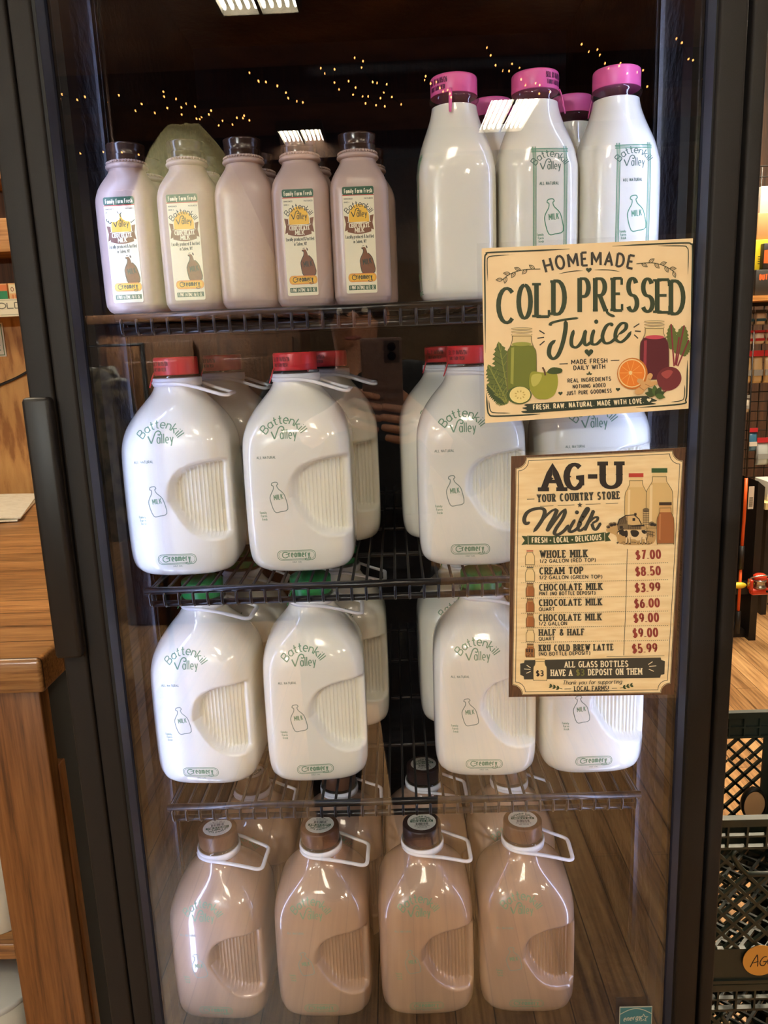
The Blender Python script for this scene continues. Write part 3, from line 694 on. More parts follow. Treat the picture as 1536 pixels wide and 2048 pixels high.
def pint_label():
    a = Art()   # 300 x 890 drawing units
    def rr(x0, y0, x1, y1, r): 
        p = []
        for cx, cy, a0 in ((x1 - r, y0 + r, -90), (x1 - r, y1 - r, 0), (x0 + r, y1 - r, 90), (x0 + r, y0 + r, 180)):
            p += [(cx + r*math.cos(math.radians(a0 + 22.5*k)), cy + r*math.sin(math.radians(a0 + 22.5*k))) for k in range(5)]
        return p
    a.poly(rr(0, 0, 300, 890, 16), M_lab, 1); a.poly(rr(0, 0, 300, 68, 16), M_lgreen, 2); a.rect(0, 66, 300, 73, M_lred, 3)
    a.text('Family Farm Fresh', (18, 52), (286, 52), 34, M_lab, (.1, .07), .22, layer=3)
    a.text('HOMOGENIZED', (12, 104), (96, 104), 11, M_ldk, (.1, .08), .2); a.text('GRADE A', (12, 132), (64, 132), 11, M_ldk, (.1, .08), .2); a.text('PASTEURIZED', (206, 104), (290, 104), 11, M_ldk, (.1, .08), .2)
    a.poly([(150 + 96*math.cos(PI*k/20), 250 - 108*math.sin(PI*k/20)) for k in range(21)] + [(54, 290), (246, 290)], M_lyel, 2)
    battenkill(a, 150, 204, 238, M_ldk, 3)
    a.poly([(8, 238), (46, 244), (46, 352), (10, 366), (22, 304)], M_lbrown, 3); a.poly([(292, 232), (254, 240), (254, 346), (290, 358), (278, 296)], M_lbrown, 3)
    band = [(36 + 228*k/12, 284 + 16*math.sin(PI*k/12)) for k in range(13)] + [(264 - 228*k/12, 372 + 18*math.sin(PI*k/12)) for k in range(13)]
    a.poly(band, M_lbrown, 4); a.line([(36 + 228*k/12, 290 + 16*math.sin(PI*k/12)) for k in range(13)], 2, M_lab, 5)
    a.text('CHOCOLATE', (50, 334), (250, 334), 34, M_lab, (.12, .07), .22, (.1, 0, 1), sag=-3, layer=5); a.text('MILK', (104, 374), (196, 374), 32, M_lab, (.12, .07), .22, (.1, 0, 1), sag=-2, layer=5)
    a.text('Locally produced & bottled', (14, 426), (286, 424), 28, M_ldk, (.075, .06), .24); a.text('in Salem, NY', (88, 466), (214, 465), 28, M_ldk, (.075, .06), .24)
    P = [(-.20, .46), (-.26, .05), (-.20, -.12), (-.09, -.26), (-.06, -.38), (-.11, -.42), (-.07, -.49), (.07, -.49), (.11, -.42), (.06, -.38), (.09, -.26), (.20, -.12), (.26, .05), (.26, .46)]
    t = -.14; q = cat([(205 + 245*(x*math.cos(t) - y*math.sin(t)), 610 + 245*(x*math.sin(t) + y*math.cos(t))) for x, y in P], True, 3)
    a.poly(q, M_lbrown, 2); a.line(q + [q[0]], 3, M_ldk, 3)
    a.line(cat([(146, 498), (160, 484), (186, 482), (204, 496)]), 6, M_lab, 4); a.line(cat([(160, 500), (200, 500), (222, 552)]), 4, M_lab, 4)
    a.text('MILK', (172, 650), (258, 640), 46, M_ldk, (.08, .05), .16, layer=4)
    creamery(a, 160, 757, 268, M_lor, 4, M_lyel, M_ldk)
    a.rect(26, 822, 286, 862, M_lgreen, 3); a.text('1 PINT (473ML) 16 FL OZ.', (36, 856), (278, 856), 28, M_lab, (.08, .06), .22, layer=4)
    return a
pl_a = pint_label()
def make_pint(label, loc, rz):
    t = thing('pint_bottle', label, 'milk bottle', loc, rz, 'chocolate milk pints on the top shelf')
    pt_b.build('plastic_body', M_pint, t); fl_b.build('neck_flange', M_pint, t)
    pc_b.build('cap', M_pintcap, t, (0, 0, .1492))
    pl_a.build('front_label', lambda x, y, l: (-.0165 + .031*x/300, -.0295 - .0002 - l, .1118 - .1012*y/890), t, step=4e-5)
    return t
PY = .816 + .0295
P1 = make_pint('chocolate milk pint at the left end of the top shelf, glare on its label', (-.2640, PY, SH1), -.05)
dup(P1, (-.2025, PY, SH1), 0.0, 'labelled chocolate milk pint, second from the left on the top shelf')
dup(P1, (-.1450, PY, SH1), 0.02, 'chocolate milk pint with no label on its front, middle of the five', skip=('front_label',))
dup(P1, (-.0878, PY, SH1), 0.0, 'labelled chocolate milk pint, fourth from the left on the top shelf')
dup(P1, (-.0292, PY, SH1), 0.03, 'labelled chocolate milk pint at the right end of the front row of five')
for x, l in ((-.2660, 'first and second'), (-.2040, 'second and third'), (-.1420, 'third and fourth'), (-.0820, 'fourth and fifth')):
    dup(P1, (x, PY + .066, SH1), 0.0, 'back-row chocolate milk pint whose cap shows between the %s front pints' % l, skip=('front_label',))
dup(P1, (-.0220, PY + .066, SH1), 0.05, 'back-row chocolate milk pint showing at the right of the fifth front pint', skip=('front_label',))

# --- quart bottles
QT = [(0, .029, 2.8), (.002, .0345, 3.0), (.006, .0380, 3.3), (.014, .0397, 3.6), (.05, .0402, 3.8), (.118, .0402, 3.7), (.134, .0392, 3.3), (.148, .0364, 2.8), (.160, .0324, 2.4), (.171, .0282, 2.15), (.181, .0248, 2.03), (.188, .0232, 2), (.1905, .0228, 2)]
QN = [(.0228, .1900), (.0230, .1925), (.0248, .1945), (.0254, .1968), (.0248, .1990), (.0236, .2005), (.0222, .2020)]
qt_b = plain_loft(QT, 88); qc_b = cap_mesh(.0236, .0182)
def quart_print():
    a = Art(); m = M_inkq
    for k, o in enumerate((0, 7, 14)):
        a.line([(646 + o, 524 + 36*q) for q in range(20)], 2.2 if k != 1 else 1.4, m, 1); a.line([(812 + o, 522 + 36*q) for q in range(20)], 2.2 if k != 1 else 1.4, m, 1)
        a.line([(636 + 20*q, 536 + o) for q in range(11)], 2.2 if k != 1 else 1.4, m, 1); a.line([(636 + 20*q, 1214 + o) for q in range(11)], 2.2 if k != 1 else 1.4, m, 1)
    b = Art(); battenkill(b, 735, 606, 176, M_inkgr2, 1); c = Art(); c.text('ALL NATURAL', (678, 712), (782, 712), 14, M_inkgr2, (.11, .09), .22)
    d = Art(); milk_outline(d, 750, 868, 175, m, 1, 2.6, m); e = Art(); family(e, 664, 962, 40, m); f = Art(); creamery(f, 736, 1130, 150, m)
    return (('label_frame', a), ('printed_logo', b), ('fine_print', c), ('bottle_drawing', d), ('slogan_print', e), ('cartouche', f))
M_inkq = mat('quart_green_print', (84, 146, 112), .5); M_inkgr2 = mat('quart_grey_print', (92, 118, 104), .5)
qp = quart_print()
def make_quart(label, loc, rz):
    t = thing('quart_bottle', label, 'milk bottle', loc, rz, 'glass quarts with pink caps on the top shelf')
    qt_b.build('milk_filled_body', M_milk, t)
    nk = MB(); nk.lathe(QN, 44); nk.build('glass_neck', M_clear, t)
    fr = front(QT); k = 1.877e-4
    for pn, pa in qp: pa.build(pn, lambda x, y, l: fr((x - 705)*k, (1271 - y)*k*1.02, l), t, step=5e-5)
    c = qc_b.build('cap', M_pink, t, (0, 0, .2003))
    tab_mesh(.0236, math.radians(-12), .02).build('pull_tab', M_pink, c)
    a = Art(); a.text('SELL BY 06/05/26', (0, 8), (30, 8), 4.6, M_stamp, (.1, .1), .35); a.text('FAMILY FARM FRESH', (2, 14.2), (27, 14.2), 4.0, M_stamp, (.1, .1), .35)
    a.build('date_stamp', lambda x, y, l: ((.0236 + .00012 + l)*math.cos(math.radians(283 + x*1.9)), (.0236 + .00012 + l)*math.sin(math.radians(283 + x*1.9)), .0175 - y*.00098), c)
    return t
QY = .822 + .0402
Q2 = make_quart('pink-capped glass quart of milk in the middle, date stamp facing the front', (.1525, QY, SH1), .06)
q1 = dup(Q2, (.0705, QY, SH1), -PI/2, 'pink-capped glass quart of milk with a plain unprinted front, beside the pint bottles')
q3 = dup(Q2, (.2345, QY, SH1), .06, 'pink-capped glass quart of milk at the right end of the top shelf', skip=())
for ch in kids(q3):
    if ch.name.startswith('cap'): ch.rotation_euler = (0, 0, math.radians(150))
dup(Q2, (.1180, QY + .084, SH1), 2.2, 'pink-capped quart in the back row between the first and middle front quarts')
dup(Q2, (.2085, QY + .086, SH1), 1.6, 'pink-capped quart in the back row, its cap showing between the middle and right quarts')

# ------------------------------------------------------------------ paper signs taped on the glass
M_tan = noise_tint(mat('kraft_paper', (240, 212, 164), .55), nscale=25, detail=4, c0=(236, 206, 156), c1=(244, 218, 172))
M_sg = mat('sign_green', (50, 62, 38), .55); M_sgd = mat('sign_dark_green', (42, 52, 36), .55); M_line = mat('sign_line', (70, 66, 40), .55)
M_hom = mat('sign_charcoal', (56, 52, 44), .55); M_sleeve = thin_glass('clear_laminate', .05); M_crm = mat('sign_cream', (238, 222, 184), .55)
IL = {}
def il(nm, *c): 
    if nm not in IL: IL[nm] = mat('picture_' + nm, c, .55)
    return IL[nm]
def sheet(root, corners, y, th=.0006, name='sheet', m=None, bulge=0.0):
    (x0, z0), (x1, z1), (x2, z2), (x3, z3) = corners; b = MB(); n = 12; F = []; B = []
    for j in range(n + 1):
        for i in range(n + 1):
            s, t = i/n, j/n
            x = (1-t)*((1-s)*x0 + s*x1) + t*((1-s)*x3 + s*x2); z = (1-t)*((1-s)*z0 + s*z1) + t*((1-s)*z3 + s*z2)
            F.append((x, y, z)); B.append((x, y + th, z))
    fs = []
    for j in range(n):
        for i in range(n):
            a = j*(n+1) + i; fs.append((a, a + 1, a + n + 2, a + n + 1))
    k = len(F); bf = [tuple(q + k for q in reversed(f)) for f in fs]
    edge = [i for i in range(n + 1)] + [j*(n+1) + n for j in range(1, n + 1)] + [n*(n+1) + i for i in range(n - 1, -1, -1)] + [j*(n+1) for j in range(n - 1, 0, -1)]
    sd = [(edge[i], edge[(i+1) % len(edge)], edge[(i+1) % len(edge)] + k, edge[i] + k) for i in range(len(edge))]
    b.add(F + B, fs + bf + sd); return b.build(name, m, root)
# world corners of the two sheets on the outer face of the pane
JC = [(.0824, 1.5822), (.2705, 1.5833), (.2729, 1.4322), (.0837, 1.4257)]
MC = [(.1079, 1.3936), (.2716, 1.3957), (.2705, 1.1455), (.1043, 1.1483)]
SY = .7338
def rel(c, o): return [(x - o[0], z - o[1]) for x, z in c]
def grow(c, g):
    cx = sum(p[0] for p in c)/4; cz = sum(p[1] for p in c)/4
    return [(x + math.copysign(g, x - cx), z + math.copysign(g, z - cz)) for x, z in c]
OJ = (.177, 1.4257); OM = (.188, 1.1455)
js = thing('juice_sign', 'tan laminated sign advertising homemade cold pressed juice, taped on the glass', 'sign', (OJ[0], SY, OJ[1]), 0)
jsh = sheet(js, rel(JC, OJ), 0, m=M_tan)
hj = homog([(48, 90), (1483, 22), (1450, 1192), (70, 1277)], rel(JC, OJ))
def fj(x, y, l): u, v = hj(x, y); return (u, -.0001 - l, v)
sheet(js, grow(rel(JC, OJ), .0045), .0007, .0003, 'clear_sleeve', M_sleeve)
A = Art()
for pts, hw in (([(72, 800), (70, 420), (68, 170), (80, 130), (110, 118), (400, 106), (640, 94)], 5), ([(930, 76), (1200, 62), (1430, 54), (1466, 62), (1478, 90), (1474, 350), (1468, 640)], 5),
                ([(1442, 860), (1438, 1060), (1430, 1130), (1400, 1160), (1090, 1182)], 5), ([(78, 1070), (86, 1180), (96, 1216), (130, 1230), (300, 1226), (440, 1218)], 5),
                ([(88, 312), (84, 180), (92, 152), (120, 142), (232, 134)], 3), ([(1240, 74), (1410, 74), (1440, 86), (1450, 120), (1446, 270)], 3), ([(1424, 1030), (1420, 1110), (1400, 1136), (1330, 1146)], 3), ([(94, 1120), (104, 1186), (130, 1206), (240, 1210)], 3)):
    A = Art(); A.line(cat(pts), hw, M_sgd, 2, taper=.12); A.build('border_line', fj, js)
A = Art(); A.text('HOMEMADE', (474, 256), (1076, 232), 88, M_hom, (.092, .085), .42, sag=38); A.heart(770, 238, 20, M_sg)
A.line(cat([(567, 264), (650, 248), (730, 241)]), 3, M_line, taper=.3); A.line(cat([(810, 237), (900, 238), (980, 249)]), 3, M_line, taper=.3)
for st, lv in ((cat([(442, 231), (330, 236), (240, 264), (182, 308)]), 1), (cat([(1094, 197), (1200, 190), (1290, 214), (1354, 254)]), -1)):
    A.line(st, 2.5, M_line); n = len(st)
    for k in range(1, 8):
        i = int(k*(n - 1)/7.5); x, y = st[i]; j = min(n - 1, i + 1); d = math.atan2(st[j][1]-st[j-1][1], st[j][0]-st[j-1][0])
        A.leaf(x, y, d + (.65 if k % 2 else -.65), 46, 11, M_line, 2, 2.2)
A.build('headline_lettering', fj, js)
A = Art(); pen = (16, 9.5)
for ch, bx in zip('COLDPRESSED', ((160, 362, 262, 596), (296, 340, 376, 566), (416, 330, 500, 556), (530, 312, 606, 540), (708, 298, 768, 522), (814, 298, 884, 518), (936, 296, 996, 516), (1036, 296, 1098, 520), (1136, 300, 1204, 524), (1236, 306, 1320, 530), (1330, 314, 1414, 542))):
    A.boxed(ch, *bx, M_sg, pen, (.17, .02, .9))
A.line(cat([(884, 518), (912, 544), (948, 556)]), 9, M_sg, 3, taper=.2)
A.build('cold_pressed_lettering', fj, js)
A = Art(); B = (15, 10)
for pts, hw in (([(508, 618), (520, 598), (600, 578), (700, 566)], 12), ([(612, 580), (612, 640), (592, 740), (560, 820), (525, 842), (500, 810), (510, 750), (545, 716)], 15),
                ([(668, 646), (652, 710), (656, 756), (690, 764), (728, 716), (748, 646)], 13), ([(748, 646), (738, 720), (752, 752), (784, 730)], 13), ([(806, 644), (790, 700), (792, 742), (824, 744), (862, 706)], 13),
                ([(930, 624), (918, 606), (886, 626), (862, 690), (878, 736), (920, 732), (972, 684)], 13), ([(966, 684), (1018, 644), (1022, 608), (990, 606), (956, 652), (952, 710), (988, 732), (1030, 700), (1058, 658)], 13)):
    A.line(cat(pts), hw, M_sg, 2, hw*.62, taper=.06)
A.oval(820, 592, 14, 15, M_sg, 2)
for a, c in (((435, 650), (470, 672)), ((422, 703), (467, 696)), ((437, 750), (470, 722)), ((1075, 632), (1113, 607)), ((1083, 657), (1123, 660)), ((1078, 682), (1105, 708))): A.line([a, c], 4, M_hom)
A.heart(770, 802, 30, M_sg); A.build('juice_lettering', fj, js)
A = Art()
for t, p0, p1, h in (('MADE FRESH', (650, 881), (897, 872), 29), ('DAILY WITH', (665, 921), (882, 913), 29), ('REAL INGREDIENTS', (625, 1006), (921, 994), 25), ('NOTHING ADDED', (660, 1046), (885, 1037), 24), ('JUST PURE GOODNESS', (617, 1092), (925, 1076), 25)):
    A.text(t, p0, p1, h, M_hom, (.11, .1), .3)
A.line([(570, 879), (627, 877)], 3, M_hom); A.line([(918, 858), (977, 856)], 3, M_hom); A.heart(577, 1079, 15, M_sg); A.heart(967, 1056, 15, M_sg)
for an in (-2.9, -1.57, -.25): A.leaf(772, 952, an, 22, 6, M_sg)
A.build('small_lettering', fj, js)
A = Art(); A.poly(cat([(345, 1150), (600, 1136), (900, 1118), (1140, 1102), (1180, 1112), (1235, 1136), (1190, 1146), (1228, 1158), (1120, 1168), (800, 1186), (500, 1204), (350, 1212), (312, 1200), (352, 1192), (318, 1176), (352, 1168)], True, 3), M_sgd, 2)
A.text('FRESH. RAW. NATURAL. MADE WITH LOVE.', (392, 1188), (1144, 1150), 32, M_crm, (.11, .1), .3, layer=4); A.heart(1178, 1130, 15, M_crm, 4)
A.build('slogan_banner', fj, js)
def pic_bottle(a, cx, top, bot, wn, wb, juice, hi, lid, fill_to, glass=None, out=None, ly=2):
    """pictured glass bottle: neck half width wn, body half width wb"""
    out = out or il('outline', 110, 96, 60); glass = glass or il('glass', 222, 196, 142); H = bot - top
    prof = [(wn, top + H*.14), (wn*1.02, top + H*.22), (wb*.82, top + H*.32), (wb, top + H*.44), (wb, bot - H*.03), (wb*.9, bot)]
    q = cat([(cx - w, y) for w, y in prof], False, 4); r = cat([(cx + w, y) for w, y in reversed(prof)], False, 4)
    a.poly(q + r, glass, ly); sel = [(x, y) for x, y in q if y >= fill_to]; se2 = [(x, y) for x, y in r if y >= fill_to]
    if sel: a.poly(sel + se2, juice, ly + 1)
    a.line(q + r, 2.2, out, ly + 2, close=True)
    if hi: a.poly([(cx - wb*.72, fill_to + H*.06), (cx - wb*.52, fill_to + H*.05), (cx - wb*.58, bot - H*.08), (cx - wb*.78, bot - H*.1)], hi, ly + 2)
    if lid: a.rect(cx - wn*1.12, top, cx + wn*1.12, top + H*.075, lid, ly + 2); a.rect(cx - wn*1.0, top + H*.075, cx + wn*1.0, top + H*.14, glass, ly + 1)
    else:
        for k in (0, .05, .1): a.oval(cx, top + H*(.02 + k), wn*1.12, H*.018, out, ly + 1); a.oval(cx, top + H*(.022 + k), wn*1.05, H*.013, glass, ly + 2)
        a.rect(cx - wn, top + H*.11, cx + wn, top + H*.16, glass, ly + 1)
g0, g1, g2 = il('leaf_dark', 58, 74, 34), il('leaf', 92, 104, 46), il('leaf_light', 132, 138, 62)
# kale, green juice bottle, cucumber slice, apple
A = Art(); r = random.Random(11)
for base, tip, wd in (((232, 1120), (160, 725), 70), ((215, 1130), (90, 880), 60), ((205, 1140), (82, 1010), 48), ((225, 1140), (130, 1080), 50)):
    L = []; R = []; n = 26
    for k in range(n + 1):
        t = k/n; x = base[0] + (tip[0]-base[0])*t; y = base[1] + (tip[1]-base[1])*t; dx, dy = tip[0]-base[0], tip[1]-base[1]; d = math.hypot(dx, dy)
        w = wd*(math.sin(PI*min(1, t*1.02))**.6)*(0.75 + .35*(k % 2))
        L.append((x - dy/d*w, y + dx/d*w)); R.append((x + dy/d*w, y - dx/d*w))
    A.poly(L + R[::-1], g1 if base[0] > 210 else g0, 1); A.line([base, tip], 4, g2, 2)
    for k in range(3, n - 2, 3): A.line([((base[0] + (tip[0]-base[0])*k/n), (base[1] + (tip[1]-base[1])*k/n)), L[min(n, k + 3)]], 1.6, g2, 2); A.line([((base[0] + (tip[0]-base[0])*k/n), (base[1] + (tip[1]-base[1])*k/n)), R[min(n, k + 3)]], 1.6, g0, 2)
A.build('kale_picture', fj, js)
A = Art(); pic_bottle(A, 316, 628, 1050, 64, 98, il('green_juice', 108, 116, 38), il('green_juice_light', 150, 152, 66), None, 742, ly=3); A.oval(315, 742, 66, 14, il('green_juice_light', 150, 152, 66), 5); A.build('green_juice_picture', fj, js)
A = Art(); A.blob([(384, 930), (460, 936), (540, 928), (560, 1000), (540, 1080), (500, 1112), (460, 1118), (410, 1108), (372, 1050), (366, 985)], il('apple', 150, 150, 50), 6)
A.blob([(390, 950), (450, 950), (430, 1010), (392, 1030), (378, 990)], il('apple_light', 186, 182, 88), 7); A.line(cat([(474, 956), (468, 925), (455, 900)]), 6, il('stem', 92, 66, 40), 7); A.blob([(486, 935), (520, 902), (582, 910), (584, 936), (530, 948)], g0, 7); A.build('apple_picture', fj, js)
A = Art(); A.oval(298, 1088, 84, 62, il('cucumber_skin', 76, 92, 40), 8); A.oval(303, 1086, 70, 56, il('cucumber_flesh', 232, 214, 140), 9)
for k in range(9): A.leaf(303 + 22*math.cos(k*.7), 1086 + 17*math.sin(k*.7), k*.7, 16, 4, il('cucumber_seed', 186, 160, 84), 10)
A.build('cucumber_picture', fj, js)
# red juice bottle, beet, orange, ginger, mint
A = Art()
for base, tip, wd in (((1350, 900), (1330, 610), 38), ((1365, 895), (1420, 620), 46), ((1375, 900), (1452, 720), 36), ((1358, 890), (1385, 700), 30)):
    L = []; R = []; n = 14; dx, dy = tip[0]-base[0], tip[1]-base[1]; d = math.hypot(dx, dy)
    for k in range(n + 1):
        t = .4 + .6*k/n; x = base[0] + dx*t; y = base[1] + dy*t; w = wd*(math.sin(PI*min(1, .12 + k/n*.88))**.7)*(.85 + .25*(k % 2)); L.append((x - dy/d*w, y + dx/d*w)); R.append((x + dy/d*w, y - dx/d*w))
    A.poly(L + R[::-1], g1, 2); A.line([base, tip], 5, il('beet_stem', 130, 40, 52), 3)
A.build('beet_leaves_picture', fj, js)
A = Art(); pic_bottle(A, 1215, 584, 990, 62, 98, il('red_juice', 88, 24, 34), il('red_juice_light', 150, 54, 66), None, 700, ly=4); A.oval(1217, 700, 64, 14, il('pink_foam', 196, 70, 86), 6); A.build('red_juice_picture', fj, js)
A = Art(); A.blob([(1230, 975), (1260, 925), (1312, 904), (1365, 915), (1395, 955), (1396, 1005), (1360, 1050), (1300, 1068), (1250, 1045)], il('beet', 112, 40, 44), 7); A.blob([(1260, 950), (1310, 925), (1340, 940), (1300, 985)], il('beet_light', 160, 70, 66), 8); A.line(cat([(1300, 1060), (1285, 1075), (1275, 1066)]), 4, il('beet', 112, 40, 44), 7); A.build('beet_picture', fj, js)
A = Art(); A.oval(1064, 948, 104, 108, il('orange_peel', 196, 112, 34), 8); A.oval(1060, 946, 94, 98, il('pith', 240, 208, 148), 9); A.oval(1060, 946, 86, 90, il('orange', 228, 128, 40), 10)
for k in range(10): A.line([(1050, 943), (1050 + 80*math.cos(k*.628), 943 + 84*math.sin(k*.628))], 1.8, il('segment', 240, 166, 84), 11)
A.oval(1050, 943, 12, 14, il('pith', 240, 208, 148), 12); A.build('orange_picture', fj, js)
A = Art(); A.blob([(1080, 1062), (1120, 1030), (1095, 1005), (1100, 985), (1125, 985), (1150, 1005), (1165, 960), (1185, 945), (1202, 962), (1185, 1000), (1225, 1000), (1230, 1022), (1195, 1035), (1160, 1050), (1130, 1085), (1090, 1090)], il('ginger', 210, 162, 104), 13)
for p in (((1110, 1040), (1140, 1062)), ((1150, 1020), (1180, 1036)), ((1170, 985), (1190, 990))): A.line(p, 2, il('ginger_line', 160, 112, 62), 14)
A.build('ginger_picture', fj, js)
A = Art()
for an in (-2.9, -2.3, -1.6, -.9, -.3, .2): A.leaf(1216, 1098, an, 72, 20, g0 if int(an*10) % 2 else il('mint', 74, 98, 46), 14)
A.build('mint_picture', fj, js)

# --- milk price menu
M_menu = noise_tint(mat('menu_paper', (232, 202, 146), .55), scale=(1, 1, 6), nscale=30, detail=5, c0=(232, 200, 146), c1=(246, 222, 174))
M_frame = noise_tint(mat('menu_brown_border', (84, 54, 34), .55), scale=(8, 1, 1), nscale=60, c0=(66, 42, 26), c1=(104, 70, 44))
M_slab = mat('menu_black', (42, 34, 28), .55); M_ol = mat('menu_charcoal', (60, 58, 48), .55); M_price = mat('menu_price_red', (142, 58, 48), .55); M_mg = mat('menu_green', (58, 72, 40), .55)
ms = thing('menu_sign', 'portrait milk price menu with brown border, taped on the glass below the juice sign', 'sign', (OM[0], SY, OM[1]), 0)
sheet(ms, rel(MC, OM), 0, m=M_menu)
sheet(ms, grow(rel(MC, OM), .004), .0007, .0003, 'clear_sleeve', M_sleeve)
hm = homog([(50, 80), (1497, 22), (1400, 2059), (20, 2089)], rel(MC, OM))
def fm(x, y, l): u, v = hm(x, y); return (u, -.0001 - l, v)
def notch(o):
    """panel outline with hollow corners, inset o"""
    c = lambda cx, cy, r, a0, a1: [(cx + r*math.cos(math.radians(a0 + (a1-a0)*k/6)), cy + r*math.sin(math.radians(a0 + (a1-a0)*k/6))) for k in range(7)]
    r = 88 - o*.15
    return (c(88 + o*.9, 92 + o, r, 90, 0) + c(1476 - o, 46 + o, 84, 180, 90) + c(1372 - o, 2046 - o, 80, 270, 180) + c(52 + o, 2070 - o, 82, 0, -90))
A = Art(); A.poly([(50, 80), (1497, 22), (1400, 2059), (20, 2089)], M_frame, 0); A.poly(notch(0), M_menu, 0)
A.line(notch(26), 2.4, M_ol, 1, close=True); A.line(notch(4), 2.0, M_slab, 1, close=True)
A.build('border', fm, ms)
A = Art(); pw = (27, 14); sf = (.2, .02, 1.15)
for ch, bx in zip('AG-U', ((318, 160, 472, 360), (512, 152, 640, 352), (690, 244, 768, 262), (812, 142, 950, 344))):
    if ch == '-': A.rect(690, 234, 768, 270, M_slab, 4)
    else: A.boxed(ch, *bx, M_slab, pw, sf, 4)
for x, y in ((372, 268), (520, 252), (812, 240), (950, 236)):
    A.poly([(x - 32, y), (x, y - 22), (x + 32, y), (x, y + 22)], M_slab, 4)
A.build('store_name_lettering', fm, ms)
A = Art(); A.text('YOUR COUNTRY STORE', (266, 460), (958, 436), 58, M_ol, (.12, .085), .26, (.13, .01, .9), layer=4)
A.line([(180, 437), (243, 436)], 2.5, M_ol); A.star(622, 488, 24, M_ol, 4)
for a, c in (((290, 497), (402, 493)), ((437, 492), (577, 487)), ((670, 484), (795, 479)), ((838, 478), (940, 474))): A.line([a, c], 2, M_ol)
A.build('store_line_lettering', fm, ms)
A = Art()
for pts, hw in (([(206, 626), (172, 640), (156, 606), (178, 552), (230, 522), (300, 514), (328, 536), (316, 590), (280, 650), (232, 712)], 17), ([(240, 706), (310, 610), (380, 540), (430, 518)], 12), ([(434, 520), (410, 580), (370, 650), (345, 706)], 17), ([(350, 706), (420, 610), (470, 546), (510, 520)], 12),
                ([(508, 524), (478, 600), (424, 680), (410, 722), (440, 732), (490, 700), (530, 650)], 16), ([(582, 606), (548, 662), (532, 700), (556, 708), (600, 680), (636, 630)], 15), ([(612, 650), (660, 580), (692, 528), (682, 514), (658, 548), (622, 620), (606, 676), (622, 700), (660, 676), (690, 640)], 14),
                ([(738, 530), (712, 590), (682, 650), (660, 700)], 16), ([(688, 640), (736, 596), (768, 590), (764, 616), (722, 640)], 12), ([(720, 640), (736, 684), (760, 688), (796, 634)], 14)):
    A.line(cat(pts), hw, M_ol, 4, hw*.7, taper=.05)
A.oval(597, 548, 17, 16, M_ol, 4); A.build('milk_lettering', fm, ms)
A = Art(); A.poly([(134, 742), (186, 746), (186, 812), (132, 818), (160, 780)], M_mg, 2); A.poly([(832, 724), (880, 710), (856, 750), (880, 784), (832, 792)], M_mg, 2)
A.poly(cat([(180, 740), (400, 744), (620, 736), (836, 714)], False) + cat([(836, 782), (620, 804), (400, 814), (180, 814)], False), M_mg, 3)
A.line([(188, 744), (190, 812)], 2, M_crm, 4); A.line([(826, 718), (828, 782)], 2, M_crm, 4)
A.text('FRESH', (218, 798), (350, 797), 42, M_crm, (.11, .09), .24, sag=0, layer=5); A.oval(375, 780, 6, 6, M_crm, 5); A.text('LOCAL', (402, 797), (532, 792), 42, M_crm, (.11, .09), .24, layer=5); A.oval(557, 775, 6, 6, M_crm, 5); A.text('DELICIOUS', (584, 790), (802, 774), 42, M_crm, (.11, .09), .24, layer=5)
A.build('ribbon_banner', fm, ms)
cr_, ck = il('cream_milk', 214, 180, 120), il('choc_milk', 158, 96, 52); gl_ = il('pale_glass', 224, 194, 138)
A = Art(); pic_bottle(A, 1088, 228, 660, 54, 92, cr_, il('cream_hi', 232, 206, 156), il('lid_red', 178, 56, 44), 340, gl_, ly=3); A.build('red_top_bottle_picture', fm, ms)
A = Art(); pic_bottle(A, 1280, 188, 680, 58, 108, cr_, il('cream_hi', 232, 206, 156), il('lid_green', 52, 84, 48), 300, gl_, ly=5); A.build('green_top_bottle_picture', fm, ms)
A = Art(); K = il('engraving_black', 44, 36, 28); Gm = il('engraving_grey', 118, 98, 70); Gl = il('engraving_pale', 206, 172, 118)
A.blob([(840, 700), (880, 660), (960, 640), (1100, 640), (1240, 640), (1250, 700), (1240, 790), (1180, 815), (960, 810), (920, 740)], il('field', 190, 154, 100), 7)
A.poly([(930, 655), (948, 606), (1000, 576), (1070, 570), (1110, 605), (1130, 650), (1130, 690), (936, 690)], Gm, 8); A.poly([(1000, 576), (1070, 570), (1110, 605), (1130, 650), (1060, 655), (1018, 650)], Gl, 9); A.line([(930, 655), (948, 606), (1000, 576), (1070, 570), (1110, 605), (1130, 650)], 4, K, 10)
for k in range(9): A.line([(940 + 9*k, 650 - k), (952 + 8*k, 604 - 3*k)], 1.6, K, 10)
for k in range(7): A.line([(1024 + 15*k, 655), (1022 + 15*k, 690)], 1.6, K, 10)
A.rect(1056, 596, 1078, 620, K, 10); A.rect(950, 660, 976, 684, K, 10); A.rect(1070, 556, 1090, 576, K, 10); A.poly([(1046, 658), (1150, 652), (1160, 664), (1046, 668)], K, 10)
A.rect(1142, 530, 1194, 668, Gl, 8); A.oval(1168, 530, 27, 16, Gm, 9)
for k in range(8): A.line([(1142, 545 + 15*k), (1194, 545 + 15*k)], 1.6, K, 10)
for k in range(4): A.line([(1146 + 14*k, 530), (1146 + 14*k, 668)], 1.3, K, 10)
for x, y, rr in ((880, 650, 22), (905, 645, 20), (1215, 645, 24), (1236, 652, 18), (855, 668, 16)): A.oval(x, y, rr, rr*.8, Gm, 9); A.oval(x + 4, y + 4, rr*.7, rr*.5, K, 10)
for k in range(5): A.line([(1160 + 16*k, 690 + 4*k), (1160 + 16*k, 740 + 4*k)], 2.6, K, 10)
